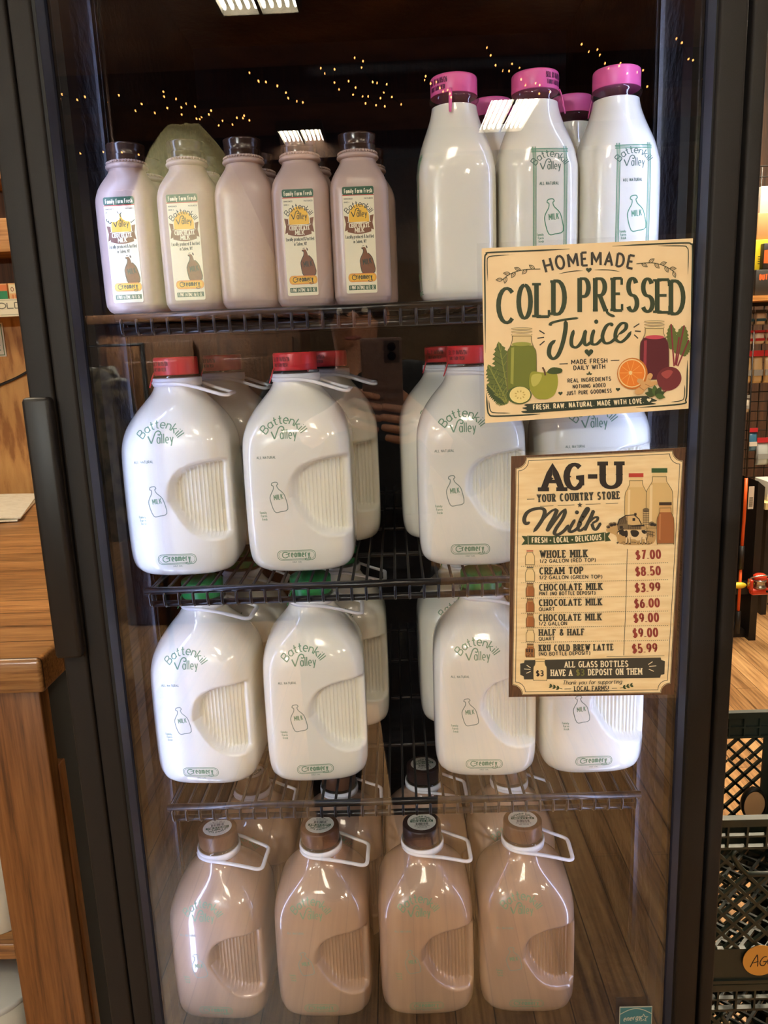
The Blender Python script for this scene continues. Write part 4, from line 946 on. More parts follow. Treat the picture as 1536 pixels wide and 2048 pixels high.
A.line([(1150, 700), (1240, 716)], 2, K, 10); A.line([(1150, 720), (1240, 740)], 2, K, 10)
A.build('barn_picture', fm, ms)
A = Art(); W = il('cow_white', 226, 198, 150)
A.blob([(962, 700), (1010, 694), (1080, 698), (1160, 694), (1172, 730), (1164, 766), (1100, 772), (1030, 768), (990, 744)], W, 11)
A.blob([(928, 712), (950, 692), (972, 690), (990, 706), (1000, 740), (975, 744), (955, 730), (930, 730)], K, 12); A.poly([(930, 716), (944, 710), (946, 730), (932, 730)], W, 13); A.line([(946, 694), (936, 684)], 3, K, 12); A.line([(972, 690), (984, 684)], 4, K, 12)
A.blob([(1040, 700), (1090, 698), (1110, 720), (1090, 750), (1052, 744)], K, 12); A.blob([(1130, 698), (1162, 698), (1164, 726), (1140, 720)], K, 12); A.blob([(985, 708), (1012, 700), (1016, 740), (998, 756)], K, 12)
for x0, x1 in ((1008, 1004), (1030, 1034), (1128, 1124), (1160, 1164)): A.line([(x0, 752), (x1, 806)], 6, W, 11); A.line([(x0 + 6, 752), (x1 + 6, 806)], 1.6, K, 12); A.rect(x1 - 7, 800, x1 + 7, 808, K, 12)
A.line(cat([(1166, 704), (1178, 740), (1172, 780)]), 2.4, K, 12); A.oval(1100, 772, 20, 10, W, 12); r = random.Random(4)
for k in range(60): x = 915 + r.random()*300; y = 796 + r.random()*22; A.line([(x, y), (x + 6, y - 9)], 1.2, K, 10)
A.build('cow_picture', fm, ms)
A = Art(); pic_bottle(A, 1326, 466, 806, 46, 70, ck, il('choc_hi', 184, 122, 74), il('lid_brown', 60, 42, 28), 545, il('choc_neck', 206, 158, 98), ly=13); A.build('chocolate_bottle_picture', fm, ms)
rows = [('WHOLE MILK', 287, 686, 131, 60, '1/2 GALLON (RED TOP)', 283, 754, 178, 167, '$7.00', 1082, 1295, 147, 207, 178, 0), ('CREAM TOP', 281, 650, 268, 56, '1/2 GALLON (GREEN TOP)', 280, 808, 314, 306, '$8.50', 1079, 1293, 283, 344, 318, 1),
        ('CHOCOLATE MILK', 278, 808, 404, 54, 'PINT (NO BOTTLE DEPOSIT)', 278, 750, 447, 441, '$3.99', 1075, 1289, 418, 472, 452, 2), ('CHOCOLATE MILK', 276, 804, 532, 54, 'QUART', 276, 412, 578, 575, '$6.00', 1070, 1284, 548, 598, 577, 2),
        ('CHOCOLATE MILK', 274, 800, 657, 54, '1/2 GALLON', 275, 513, 698, 694, '$9.00', 1064, 1278, 669, 720, 695, 2), ('HALF & HALF', 275, 659, 779, 52, 'QUART', 274, 410, 824, 821, '$9.00', 1057, 1270, 793, 843, 817, 3), ('KRU COLD BREW LATTE', 274, 900, 908, 52, '(NO BOTTLE DEPOSIT)', 274, 706, 950, 940, '$5.99', 1051, 1264, 922, 965, 948, 4)]
O = 789; N_ = Art(); P_ = Art(); D_ = Art(); I_ = Art()
for (t, x0, x1, yb, h, s_, sx0, sx1, sy0, sy1, pr, px0, px1, py, l0, l1, ic) in rows:
    dy = 4*(x1 - x0)/400
    N_.text(t, (x0, yb + O + 3), (x1, yb + O + 3 - dy*1.6), h*.94, M_ol, (.125, .085), .24, (.12, .01, .9), layer=4)
    N_.text(s_, (sx0, sy0 + O), (sx1, sy1 + O), 28, M_ol, (.11, .1), .26, layer=4)
    P_.text(pr, (px0, py + O + 2), (px1, py + O - 7), 68, M_price, (.125, .08), .2, (.1, .01, .9), layer=4)
    if ic < 4:
        n = 74
        for k in range(n): a = k/n; c = (k + .55)/n; D_.line([(128 + 1230*a, l0 + (l1-l0)*a + O), (128 + 1230*c, l0 + (l1-l0)*c + O)], 1.8, M_ol, 3)
    y0 = yb + O - 60; lid = (il('lid_red', 178, 56, 44), il('lid_grey', 74, 70, 56), il('lid_brown2', 96, 62, 40), il('lid_cream', 214, 184, 130), il('lid_brown', 60, 42, 28))[ic]
    pic_bottle(I_, 203, y0 + 2, y0 + 122 - (8 if ic >= 2 else 0), 25, 38 if ic < 2 else 34, ck if ic in (2, 4) else il('menu_cream', 236, 206, 150), None if ic in (1, 3) else (il('choc_hi', 184, 122, 74) if ic else None), lid, y0 + 26, il('choc_neck', 206, 158, 98) if ic in (2, 4) else il('menu_cream', 236, 206, 150), ly=3)
I_.rect(160, 862 + O + 30, 232, 958 + O, il('kru_tan', 176, 118, 66), 6); I_.text('KRU', (168, 922 + O), (226, 921 + O), 28, M_slab, (.13, .1), .22, layer=7); I_.text('COLD BREW', (170, 934 + O), (222, 933 + O), 8, M_slab, (.1, .1), .3, layer=7); I_.text('LATTE', (168, 956 + O), (226, 955 + O), 18, M_slab, (.13, .1), .26, layer=7)
D_.line([(1015, 65 + O), (1002, 520 + O), (983, 945 + O)], 2, M_ol, 3); D_.line([(840, 958 + O), (1320, 946 + O)], 1.5, M_ol, 3)
N_.build('item_lettering', fm, ms); P_.build('price_lettering', fm, ms); D_.build('ruled_line', fm, ms); I_.build('item_bottle_picture', fm, ms)
A = Art(); bp = [(155, 990), (600, 978), (1000, 968), (1290, 962), (1294, 982), (1325, 992), (1320, 1100), (1292, 1106), (1284, 1130), (700, 1142), (150, 1150), (146, 1124), (118, 1112), (118, 1018), (150, 1012)]
A.poly([(x, y + O) for x, y in bp], il('banner_charcoal', 62, 58, 48), 3)
A.text('ALL GLASS BOTTLES', (488, 1046 + O), (1021, 1036 + O), 46, M_crm, (.1, .085), .24, (.1, .01, .8), layer=5); A.text('HAVE A', (373, 1117 + O), (556, 1114 + O), 48, M_crm, (.1, .085), .24, (.1, .01, .8), layer=5); A.text('$3', (584, 1113 + O), (656, 1112 + O), 50, il('olive', 112, 112, 58), (.1, .085), .2, (.1, .01, .8), layer=5); A.text('DEPOSIT ON THEM', (686, 1110 + O), (1136, 1100 + O), 48, M_crm, (.1, .085), .24, (.1, .01, .8), layer=5)
pic_bottle(A, 284, 972 + O, 1154 + O, 40, 56, il('menu_cream', 236, 206, 150), None, il('lid_cream', 214, 184, 130), 1000 + O, il('menu_cream', 236, 206, 150), ly=5); A.text('$3', (248, 1118 + O), (314, 1117 + O), 44, M_slab, (.12, .09), .2, (.1, .01, .8), layer=9)
for a, c in (((172, 1030), (205, 1052)), ((150, 1062), (203, 1066)), ((168, 1098), (205, 1082)), ((1222, 996), (1186, 1020)), ((1252, 1030), (1194, 1036)), ((1232, 1076), (1190, 1058))): A.line([(a[0], a[1] + O), (c[0], c[1] + O)], 3, M_crm, 5)
A.build('deposit_banner', fm, ms)
A = Art(); A.text('Thank you for supporting', (470, 1192 + O), (966, 1179 + O), 34, M_ol, (.07, .05), .2, slant=.28, layer=4); A.text('LOCAL FARMS!', (568, 1242 + O), (860, 1236 + O), 36, M_ol, (.1, .085), .24, (.1, .01, .8), layer=4)
A.line([(566, 1250 + O), (862, 1244 + O)], 1.6, M_ol, 3); A.line([(488, 1228 + O), (545, 1227 + O)], 2, M_ol, 3); A.line([(884, 1221 + O), (928, 1219 + O)], 2, M_ol, 3)
for x, y, sx in ((470, 1228, -1), (950, 1218, 1)):
    A.line([(x, y + O), (x + sx*110, y - 26 + O)] if sx > 0 else [(x, y + O), (x - 110, y - 30 + O)], 2, M_mg, 3)
    for k in range(3):
        for q in (-.6, .6): A.leaf(x + sx*(26 + 30*k), y - 6 - 8*k + O, (-.25 if sx > 0 else PI + .25) + q, 30, 8, M_mg, 4)
A.build('thanks_lettering', fm, ms)

# --- blue efficiency sticker low on the glass
es = thing('efficiency_sticker', 'small teal square sticker with a star and arc, low on the glass at the right', 'sticker', (.2435, SY + .001, .735))
b = MB(); b.box(-.0182, .0180, 0, .0004, 0, .0383); b.build('sticker', mat('sticker_border', (186, 196, 190), .4), es)
A = Art(); tl = mat('teal', (52, 122, 138), .4); wh = mat('sticker_border', (186, 196, 190), .4)
A.rect(-17.4, -37.4, 17.2, -.8, tl, 1); A.line([(-17.4 + 34.6*k/16, -29 - 7*math.sin(PI*k/16)) for k in range(17)], .5, wh, 2)
S5 = [((5 if i % 2 == 0 else 2.3)*math.sin(PI*i/5) + 8.5, -23.5 - (5 if i % 2 == 0 else 2.3)*math.cos(PI*i/5)) for i in range(10)]
A.line(S5, .45, wh, 2, close=True); A.text('energy', (-14, -19.5), (6, -22), 6.4, wh, (.08, .07), .14, slant=.3)
A.build('sticker_print', lambda x, y, l: (x*.001, -.0001 - l, -y*.001), es)

# ------------------------------------------------------------------ left: counter, wall shelf, papers
ct = thing('wooden_counter', 'oak counter with a thick butcher-block top, left of the cooler', 'counter', (-1.2, 1.9, FLOOR_Z))
def CL(x, y, z): return x + 1.2, y - 1.9, z - FLOOR_Z
def cbox(b, x0, x1, y0, y1, z0, z1, bev=0): b.box(x0 + 1.2, x1 + 1.2, y0 - 1.9, y1 - 1.9, z0 - FLOOR_Z, z1 - FLOOR_Z, bev=bev)
b = MB(); cbox(b, -2.4, -.572, 1.143, 2.655, .982, 1.04, .007); b.build('counter_top', M_oak, ct)
b = MB(); cbox(b, -.70, -.592, 1.168, 1.2, FLOOR_Z, .982, .003); b.build('corner_post', M_oakv, ct)
b = MB(); cbox(b, -.606, -.588, 1.196, 1.216, FLOOR_Z, .83, .002); b.build('side_trim', M_oakv, ct)
M_sideshade = mat('counter_side_shade', (5, 5, 5), .9)  # near-black colour stands in for the shade in the gap beside the cooler
b = MB(); cbox(b, -.70, -.61, 1.2, 2.65, FLOOR_Z, .98); b.build('side_panel', M_sideshade, ct)
b = MB(); cbox(b, -2.4, -.70, 1.56, 1.58, FLOOR_Z, .98); b.build('back_panel', M_oakv, ct)
b = MB(); cbox(b, -2.4, -.7, 1.172, 1.56, .468, .500, .003); b.build('shelf', M_oak, ct); b = MB(); cbox(b, -2.4, -.7, 1.172, 1.56, .1, .13, .003); b.build('shelf', M_oak, ct)
M_jar = mat('white_pot', (224, 220, 204), .35)
jl = Art(); rj = mat('stamp_red', (176, 40, 40), .5)
def jar(x, y, z, r, h, label, top=True):
    t = thing('white_tub', label, 'tub', (x, y, z), 0, 'white tubs inside the counter')
    b = MB(); b.lathe([(r*.92, 0), (r, .004), (r, h - .012), (r*.97, h - .006)], 40, cap0=True); b.build('tub', M_jar, t)
    b = MB(); b.lathe([(r*1.0, h - .010), (r*1.02, h - .008), (r*1.02, h), (r*.98, h + .003), (.001, h + .003)], 40); b.build('lid', mat('tub_lid', (206, 204, 196), .4), t)
    a = Art(); n = 18
    a.line([(.017*math.cos(2*PI*k/n), .017*math.sin(2*PI*k/n)) for k in range(n + 1)], .0022, rj, 1)
    a.text('APPLE', (-.012, .001), (.012, .001), .007, M_ink, (.1, .08), .2); a.text('CO', (-.005, .011), (.005, .011), .006, M_ink, (.1, .08), .2)
    a.build('printed_label', lambda u, v, l: ((r + .0004 + l)*math.sin((u)/r), -(r + .0004 + l)*math.cos(u/r), h*.62 - v), t, 5e-5)
    return t
jar(-.752, 1.235, .500, .046, .16, 'white tub with a red ring stamp on the shelf inside the counter')
jar(-.80, 1.25, .13, .07, .21, 'larger white tub on the low shelf inside the counter')
jar(-.78, 1.42, .13, .06, .19, 'white tub at the back of the low shelf inside the counter')
# papers lying on the counter
M_pap = noise_tint(mat('printed_paper', (236, 228, 206), .6), scale=(1, 8, 1), nscale=40, c0=(214, 204, 178), c1=(240, 234, 214), lo=.35, hi=.5)
for k, (lab, dz, rz) in enumerate((('folded printed paper lying on the back of the counter, underneath', 0, .27), ('printed sheet lying on top of the folded paper on the counter', .006, .31))):
    b = MB(); n = 10; rr = []
    for j, z in ((0, 0), (1, .005)):
        pass
    F = [(-.17 + .34*i/n, -.21 + .42*q, .0015 + .006*math.sin(PI*i/n)*(k + 1)*.8) for q in (0, 1) for i in range(n + 1)]; Bk = [(x, y, z + .004) for x, y, z in F]
    fs = [(i, i + 1, n + 2 + i, n + 1 + i) for i in range(n)]
    b.add(F + Bk, [tuple(reversed(f)) for f in fs] + [tuple(q + 2*(n + 1) for q in f) for f in fs] + [(i + 2*(n+1), i + 2*(n+1) + 1, i + 1, i)[::-1] for i in range(n)] + [(n+1+i, n+2+i, 3*(n+1)+i+1, 3*(n+1)+i)[::-1] for i in range(n)] + [(0, n + 1, 3*(n+1), 2*(n+1)), (n, 2*n + 1, 4*n + 3, 3*n + 2)], 0)
    o = b.build('printed_paper', M_pap, None, (-1.33, 2.36, 1.041 + dz)); o.rotation_euler = (0, 0, rz); tag(o, lab, 'paper', 'papers on the counter')
# wall shelf unit with boxes and a shelf sign
M_pine = wood('pine_shelf', (150, 96, 44), (190, 132, 70), (212, 160, 96), axis=0, rough=.5, grain=40, wav=4)
M_backb = wood('shelf_back_wood', (66, 38, 20), (96, 58, 30), (120, 76, 42), axis=2, rough=.6, grain=20)
ws = thing('wall_shelf', 'pine wall shelf unit with two boards above the counter at the far left', 'shelf', (-1.8, 2.65, 1.6))
b = MB(); b.box(-.9, .66, -.19, 0, .040, .068, bev=.002); b.build('shelf_board', M_pine, ws)
b = MB(); b.box(-.9, .66, -.19, 0, .225, .262, bev=.002); b.box(-.9, .66, -.2, -.19, .222, .318, bev=.002); b.build('shelf_board', M_pine, ws)
b = MB(); b.box(-.9, .66, -.19, 0, .43, .458, bev=.002); b.build('shelf_board', M_pine, ws)
b = MB(); b.box(.66, .69, -.19, 0, .04, .9, bev=.002); b.build('side_board', M_darkwood, ws)
b = MB(); b.box(-.9, .66, -.015, 0, .04, .9); b.build('back_board', M_backb, ws)
M_card = mat('shelf_sign_cream', (232, 222, 190), .5)
sg = thing('shelf_sign', 'cream shelf-edge sign strip reading OLD, below the boxes at the far left', 'sign', (-1.39, 2.455, 1.637))
b = MB(); b.box(-.3, .305, 0, .004, -.004, .048); b.build('board', M_card, sg)
a = Art(); a.text('OLD', (.180, -.020), (.262, -.020), .0165, il('sign_grey', 110, 104, 84), (.09, .08), .2); a.rect(-.3, -.0455, .302, -.044, il('sign_rule', 140, 134, 100), 1); a.rect(-.3, -.002, .302, -.0005, il('sign_rule', 140, 134, 100), 1)
a.build('sign_lettering', lambda x, y, l: (x, -.0002 - l, -y), sg)
def teabox(x, c, label, art):
    t = thing('small_carton', label, 'box', (x, 2.475, 1.6685), 0, 'small cartons on the wall shelf')
    b = MB(); b.box(-.03, .03, 0, .10, 0, .064, bev=.0015); b.build('carton', mat('carton_%d_%d_%d' % c, c, .5), t)
    a = Art(); art(a); a.build('carton_print', lambda u, v, l: (u, -.0002 - l, v), t, 5e-5)
    return t
og = il('carton_orange', 216, 120, 66); gn = il('carton_green', 40, 130, 84); ce = il('carton_cream', 234, 214, 168); br = il('carton_brown', 140, 70, 40)
teabox(-1.146, (226, 176, 118), 'orange and cream carton on the wall shelf nearest the cooler', lambda a: (a.rect(-.028, .034, .026, .060, ce, 1), a.line([(-.018 + .004*math.cos(k*.6), .046 + .006*math.sin(k*.6)) for k in range(12)], .001, br, 2), a.oval(.012, .030, .008, .009, br, 2), [a.rect(-.02 + .009*k, .006, -.016 + .009*k, .030, og, 2) for k in range(3)]))
teabox(-1.210, (214, 150, 92), 'green and orange carton at the picture edge on the wall shelf', lambda a: (a.rect(-.028, .004, .03, .042, gn, 1), a.rect(-.028, .042, .03, .06, og, 1)))
teabox(-1.274, (206, 190, 150), 'cream carton further left on the wall shelf', lambda a: (a.rect(-.02, .02, .02, .05, gn, 1),))
nt = thing('wall_notice', 'white notice sheet with a green border pinned to the plywood wall', 'notice', (-1.385, 2.6545, 1.52))
b = MB(); b.box(-.10, .088, 0, .002, -.005, .105); b.build('sheet', mat('notice_white', (222, 214, 196), .5), nt)
a = Art(); gbd = il('notice_green', 92, 120, 74); a.line([(-.095, .0), (.082, .0), (.082, .099), (-.095, .099)], .0015, gbd, 1, close=True)
for k, (w_, h_) in enumerate(((.05, .014), (.06, .008), (.03, .007), (.045, .007), (.04, .007))): a.rect(.072 - w_, .078 - .016*k, .072, .078 - .016*k + h_*.6, M_inkgr, 1)
a.build('notice_print', lambda x, y, l: (x, -.0002 - l, y), nt, 5e-5)
b = MB(); b.tube(cat([(-1.7, 2.650, 1.40), (-1.42, 2.650, 1.405), (-1.30, 2.650, 1.432), (-1.20, 2.650, 1.478), (-1.05, 2.650, 1.56)], False, 6), .0045, 8)
tag(b.build('power_cord', mat('black_cord', (18, 16, 15), .5)), 'black power cord sagging along the plywood wall left of the cooler handle', 'cord')

# ------------------------------------------------------------------ right: milk crates
M_crate = mat('dark_green_plastic', (34, 42, 34), .38); M_crate_in = M_crate
def lattice(b, P, u0, u1, v0, v1, w=.0045, d=.006, pitch=.034):
    """diagonal ribs clipped to a rectangle; P maps (u, v, depth)"""
    for sgn in (1, -1):
        c = -2.0
        while c < 2.0:
            pts = []
            # v - v0 = sgn*(u - u0) + c
            for u in (u0, u1):
                v = v0 + sgn*(u - u0) + c
                if v0 <= v <= v1: pts.append((u, v))
            for v in (v0, v1):
                u = u0 + sgn*(v - v0 - c)
                if u0 < u < u1: pts.append((u, v))
            if len(pts) >= 2:
                (ua, va), (ub, vb) = pts[0], pts[-1]; dl = math.hypot(ub - ua, vb - va)
                if dl > .01:
                    nx, ny = -(vb - va)/dl*w/2, (ub - ua)/dl*w/2; q = [(ua + nx, va + ny), (ub + nx, vb + ny), (ub - nx, vb - ny), (ua - nx, va - ny)]
                    v = [P(x, y, 0) for x, y in q] + [P(x, y, d) for x, y in q]
                    b.add(v, [(0, 1, 2, 3), (7, 6, 5, 4), (0, 4, 5, 1), (1, 5, 6, 2), (2, 6, 7, 3), (3, 7, 4, 0)], 0)
            c += pitch*1.414
def crate(z, label, rot=0):
    t = thing('milk_crate', label, 'milk crate', (.538, 1.198, z), rot, 'milk crates stacked right of the cooler')
    w = .167; h = .283
    for q, nm in enumerate(('front_wall', 'right_wall', 'back_wall', 'left_wall')):
        c, s = math.cos(q*PI/2), math.sin(q*PI/2)
        P = lambda u, v, d, c=c, s=s: (u*c - (-w + d)*s, u*s + (-w + d)*c, v)
        b = MB()
        def bx(u0, u1, v0, v1, d0, d1):
            v = [P(u, vv, d) for u in (u0, u1) for d in (d0, d1) for vv in (v0, v1)]
            b.add(v, [(0, 1, 3, 2), (4, 6, 7, 5), (0, 4, 5, 1), (2, 3, 7, 6), (0, 2, 6, 4), (1, 5, 7, 3)])
        bx(-w, w, h - .012, h, -.004, .008)                       # top rim
        bx(-w, w, h - .052, h - .048, .0, .008); bx(-w, w, h - .032, h - .029, .0, .007)
        k = -w + .012
        while k < w: bx(k - .0015, k + .0015, h - .05, h - .012, .0, .007); k += .0285
        bx(-w, w, 0, .058, .0, .005); bx(-w, w, .0, .006, -.003, .006); bx(-w, w, .056, .061, -.001, .006)   # solid lower panel
        bx(-w, -w + .03, .058, h - .05, .0, .005); bx(w - .03, w, .058, h - .05, .0, .005)                    # corner posts
        # hand hole rim and lattice
        hole = [(-.055, h - .054), (-.062, h - .062), (-.05, h - .082), (-.036, h - .096), (.036, h - .096), (.05, h - .082), (.062, h - .062), (.055, h - .054)]
        b.tube([P(u, v, .003) for u, v in hole], .0042, 8)
        lattice(b, P, -w + .03, w - .03, .06, h - .098, pitch=.0235)
        lattice(b, P, -w + .03, -.06, h - .098, h - .052, pitch=.0235); lattice(b, P, .06, w - .03, h - .098, h - .052, pitch=.0235)
        if q == 2: bx(-w, w, h - .054, h - .010, -.001, .002)
        b.build(nm, M_crate, t)
    b = MB(); lattice(b, lambda u, v, d: (u, v, d), -w + .006, w - .006, -w + .006, w - .006, .005, .006, .03); b.build('base_grid', M_crate, t)
    return t
Z0 = FLOOR_Z
c3 = crate(Z0 + .570, 'dark green plastic milk crate on top of the stack, round tag on its front')
dup(c3, (.536, 1.200, Z0 + .285), .01, 'dark green plastic milk crate in the middle of the stack under the tagged crate')
dup(c3, (.540, 1.198, Z0), -.01, 'dark green plastic milk crate at the bottom of the stack on the floor')
tg = thing('round_tag', 'round orange paper tag with handwritten letters stuck on the top crate', 'tag', (.5265, 1.0265, .5625))
b = MB(); n = 40; b.loft([[(.0265*math.cos(2*PI*k/n), y, .0265*math.sin(2*PI*k/n)) for k in range(n)] for y in (.0, .0012)], 0, True, True, False); b.build('disc', mat('tag_orange', (226, 164, 74), .55), tg)
a = Art(); ik = il('marker_ink', 40, 26, 20)
for p in ([(-.015, .011), (-.011, 0), (-.0055, -.011)], [(-.0055, -.011), (-.004, .002), (-.004, .010)], [(-.0125, .004), (-.003, .001)], [(.009, -.007), (.004, -.006), (-.0005, .002), (.001, .008), (.006, .008), (.009, .002)], [(.004, .002), (.011, .001)], [(.011, -.002), (.012, .006), (.016, .007), (.019, .001), (.020, -.003)]): a.line(cat(p), .0008, ik, 1)
a.build('handwriting', lambda x, y, l: (x, -.0002 - l, -y), tg, 5e-5)
dk = thing('round_end_cap', 'tan disc with a black rim standing in for a hole in the top milk crate', 'disc', (.645, 1.318, .6345))  # disc in place of a round opening that shows the floor
b = MB(); n = 40
b.loft([[(r*.020*math.cos(2*PI*k/n), y, r*.029*math.sin(2*PI*k/n)) for k in range(n)] for r, y in ((1, .012), (1.12, .012), (1.16, .006), (1.12, 0), (1, 0), (1, .003))], 0, True, False); b.build('rim', mat('rim_black', (16, 16, 14), .4), dk)
b = MB(); b.loft([[(.0202*math.cos(2*PI*k/n), y, .0292*math.sin(2*PI*k/n)) for k in range(n)] for y in (.0035, .008)], 0, True, True, False); b.build('face', mat('hole_floor_tan', (222, 176, 128), .5), dk)  # colour of the floor behind the hole, put on the disc

# ------------------------------------------------------------------ right background: rods in a rack, tackle display
M_rack = mat('rack_black', (20, 19, 20), .45); M_orange = mat('rod_orange', (222, 92, 34), .35); M_reel = mat('reel_red', (214, 62, 36), .3, coat=.5); M_sil = mat('reel_silver', (190, 188, 184), .25, metal=.9)
rk = thing('rod_rack', 'black fishing rod rack standing on the wood floor right of the cooler', 'rack', (1.60, 3.95, FLOOR_Z))
b = MB(); b.loft([[(.17, -.15, 0), (.205, -.15, 0), (.205, -.15, .80), (.17, -.15, .83)], [(.17, .25, 0), (.205, .25, 0), (.205, .25, .80), (.17, .25, .83)]], 0, True, True, False); b.build('side_panel', M_rack, rk)
b = MB(); b.box(-.5, .17, -.10, .22, 0, .04); b.build('base', M_rack, rk)
b = MB(); b.box(-.5, .17, -.12, -.08, .24, .30); b.box(-.5, .17, .12, .2, .66, .70); b.build('cross_rail', M_rack, rk)
b = MB(); b.box(-.5, .17, .15, .17, .1, 1.35); b.build('back_panel', M_rack, rk)
def rod(x, col, label, reel=True):
    t = thing('fishing_rod', label, 'fishing rod', (x, 3.78, FLOOR_Z + .05), 0, 'fishing rods in the rack')
    b = MB(); b.tube([(0, 0, 0), (0, .0, .12)], .013, 10); b.build('grip', M_rack, t); b = MB(); b.tube([(0, 0, .34), (0, 0, .46)], .012, 10); b.build('foregrip', M_rack, t)
    b = MB(); b.tube([(0, 0, .12), (0, 0, .34)], .0075, 8); b.tube([(0, 0, .46), (.002, 0, .66), (.006, .01, .80)], .0078, 10); b.build('blank', col, t)
    b = MB(); b.tube([(.006, .01, .80), (.01, .03, 1.5)], [.005, .002], 8); b.build('tip', M_rack, t)
    return t
rod(1.700, M_orange, 'orange fishing rod at the right side of the black rack')
rod(1.62, mat('rod_yellow', (214, 190, 40), .35), 'yellow fishing rod in the black rack, hidden behind the cooler edge')
rt = thing('price_tag', 'white barcode tag hanging on the orange fishing rod', 'tag', (1.718, 3.755, .652))
b = MB(); b.box(-.012, .014, 0, .003, 0, .112); b.build('card', mat('tag_white', (226, 220, 208), .5), rt)
a = Art(); x = -.009
for k in range(14): a.rect(-.008, .012 + .0035*k, .010, .0135 + .0035*k + (.0008 if k % 3 == 0 else 0), M_ink, 1)
a.build('barcode', lambda x, y, l: (x, -.0003 - l, y), rt, 5e-5)
rl = thing('spinning_reel', 'red spinning reel with silver spool and black crank at the rack foot', 'fishing reel', (1.766, 3.72, .205))
b = MB(); b.box(-.042, .048, -.022, .022, .02, .055, bev=.012); b.box(-.05, -.032, -.018, .018, .045, .10, bev=.007); b.box(.040, .058, -.018, .018, .045, .10, bev=.007); b.lathe([(.012, .09), (.03, .10), (.032, .118), (.02, .126), (.001, .126)], 28, c=(.004, 0), cap0=True); b.build('body', M_reel, rl)
b = MB(); b.lathe([(.03, .055), (.034, .06), (.026, .066), (.026, .086), (.033, .092), (.03, .098), (.001, .098)], 28, c=(.004, 0), cap0=True); b.build('spool', M_sil, rl)
b = MB(); b.tube(cat([(.03, -.02, .04), (.07, -.05, .05), (.095, -.06, .02), (.1, -.065, -.03)]), .006, 8); b.ball((.045, -.055, -.012), .016, (1.5, .7, .6)); b.tube([(.1, -.065, -.03), (.06, -.06, -.014)], .005, 8); b.build('crank', M_rack, rl)
b = MB(); b.tube(cat([(-.05, -.01, .08), (-.055, -.03, .115), (0, -.045, .13), (.055, -.03, .115), (.058, -.01, .08)]), .0035, 8); b.build('bail_wire', M_sil, rl)
lu = MB(); lu.ball((0, 0, 0), .03, (1.2, .6, .55)); tag(lu.build('yellow_bobber', mat('bobber_yellow', (226, 204, 50), .4), None, (1.69, 3.765, .26)), 'yellow float hanging on the rod rack beside the red reel', 'float')
# wire gondola with packets
M_mesh = mat('black_grid_wire', (22, 20, 20), .4)
gd = thing('grid_display', 'black wire grid display holding tackle packets at the right edge', 'display rack', (2.5, 4.45, FLOOR_Z))
b = MB()
for k in range(22): b.tube([(-.62 + .055*k, 0, .3), (-.62 + .055*k, 0, 2.4)], .003, 6)
for k in range(40): b.tube([(-.62, 0, .3 + .054*k), (.56, 0, .3 + .054*k)], .003, 6)
b.build('wire_grid', M_mesh, gd)
for z in (1.652, 1.56, 1.47, 1.255):
    b = MB(); b.box(-.62, .56, -.012, 0, z - FLOOR_Z - .018, z - FLOOR_Z + .002); b.build('hook_rail', M_mesh, gd)
b = MB(); b.box(-.66, .6, -.24, .0, 1.655 - FLOOR_Z, 1.682 - FLOOR_Z); b.build('wood_shelf', M_pine, gd)
b = MB(); b.box(-.52, .6, -.30, .0, .555 - FLOOR_Z, .592 - FLOOR_Z); b.build('base_shelf', mat('cream_shelf', (226, 206, 150), .5), gd)
b = MB(); b.box(-.50, -.47, -.28, .0, 0, .555 - FLOOR_Z); b.box(-.66, -.62, -.03, .03, 0, 2.5); b.build('post', M_rack, gd)
def carton(name, x0, x1, y0, y1, z0, z1, col, label, cat_, art=None, group=None):
    t = thing(name, label, cat_, ((x0 + x1)/2, y0, z0), 0, group); b = MB(); b.box(x0 - (x0+x1)/2, x1 - (x0+x1)/2, 0, y1 - y0, 0, z1 - z0, bev=.003); b.build('carton', mat('box_%d_%d_%d' % col, col, .5), t)
    if art: a = Art(); art(a); a.build('print', lambda u, v, l: (u, -.0003 - l, v), t, 1e-4)
    return t
ob = il('box_orange', 220, 96, 36)
carton('yellow_box', 1.905, 1.99, 4.30, 4.42, 1.815, 1.968, (222, 198, 34), 'bright yellow box on the wooden shelf, left of the black boxes', 'box', lambda a: [a.rect(-.02, .03 + .012*k, .015, .034 + .012*k, M_ink, 1) for k in range(4)])
carton('black_box', 1.938, 2.12, 4.26, 4.30, 1.815, 1.945, (34, 30, 28), 'upper black box with orange lettering at the right edge', 'box', lambda a: (a.text('NO', (-.088, .03), (-.02, .03), -.065, ob, (.13, .1), .2),))
carton('black_box', 1.905, 2.06, 4.26, 4.40, 1.683, 1.814, (40, 38, 36), 'lower black box with orange lettering standing on the wooden shelf', 'box', lambda a: (a.text('DUTY', (-.06, .08), (.0, .08), -.026, ob, (.13, .1), .2),))
carton('orange_box', 2.065, 2.2, 4.26, 4.40, 1.683, 1.814, (206, 84, 34), 'orange box beside the lower black box on the wooden shelf', 'box')
carton('kraft_bag', 1.92, 2.1, 4.31, 4.41, 1.969, 2.10, (196, 150, 100), 'kraft brown bag above the yellow box', 'bag')
carton('white_card', 1.95, 2.1, 4.36, 4.40, 2.101, 2.24, (226, 220, 210), 'white card hanging on wire hooks at the top right edge', 'card')
carton('white_box', 2.01, 2.16, 4.20, 4.36, .593, .70, (222, 220, 210), 'white perforated box on the cream shelf at the right edge', 'box', lambda a: [a.oval(-.05 + .03*(k % 3), .03 + .035*(k//3), .006, .008, M_ink, 1) for k in range(6)])
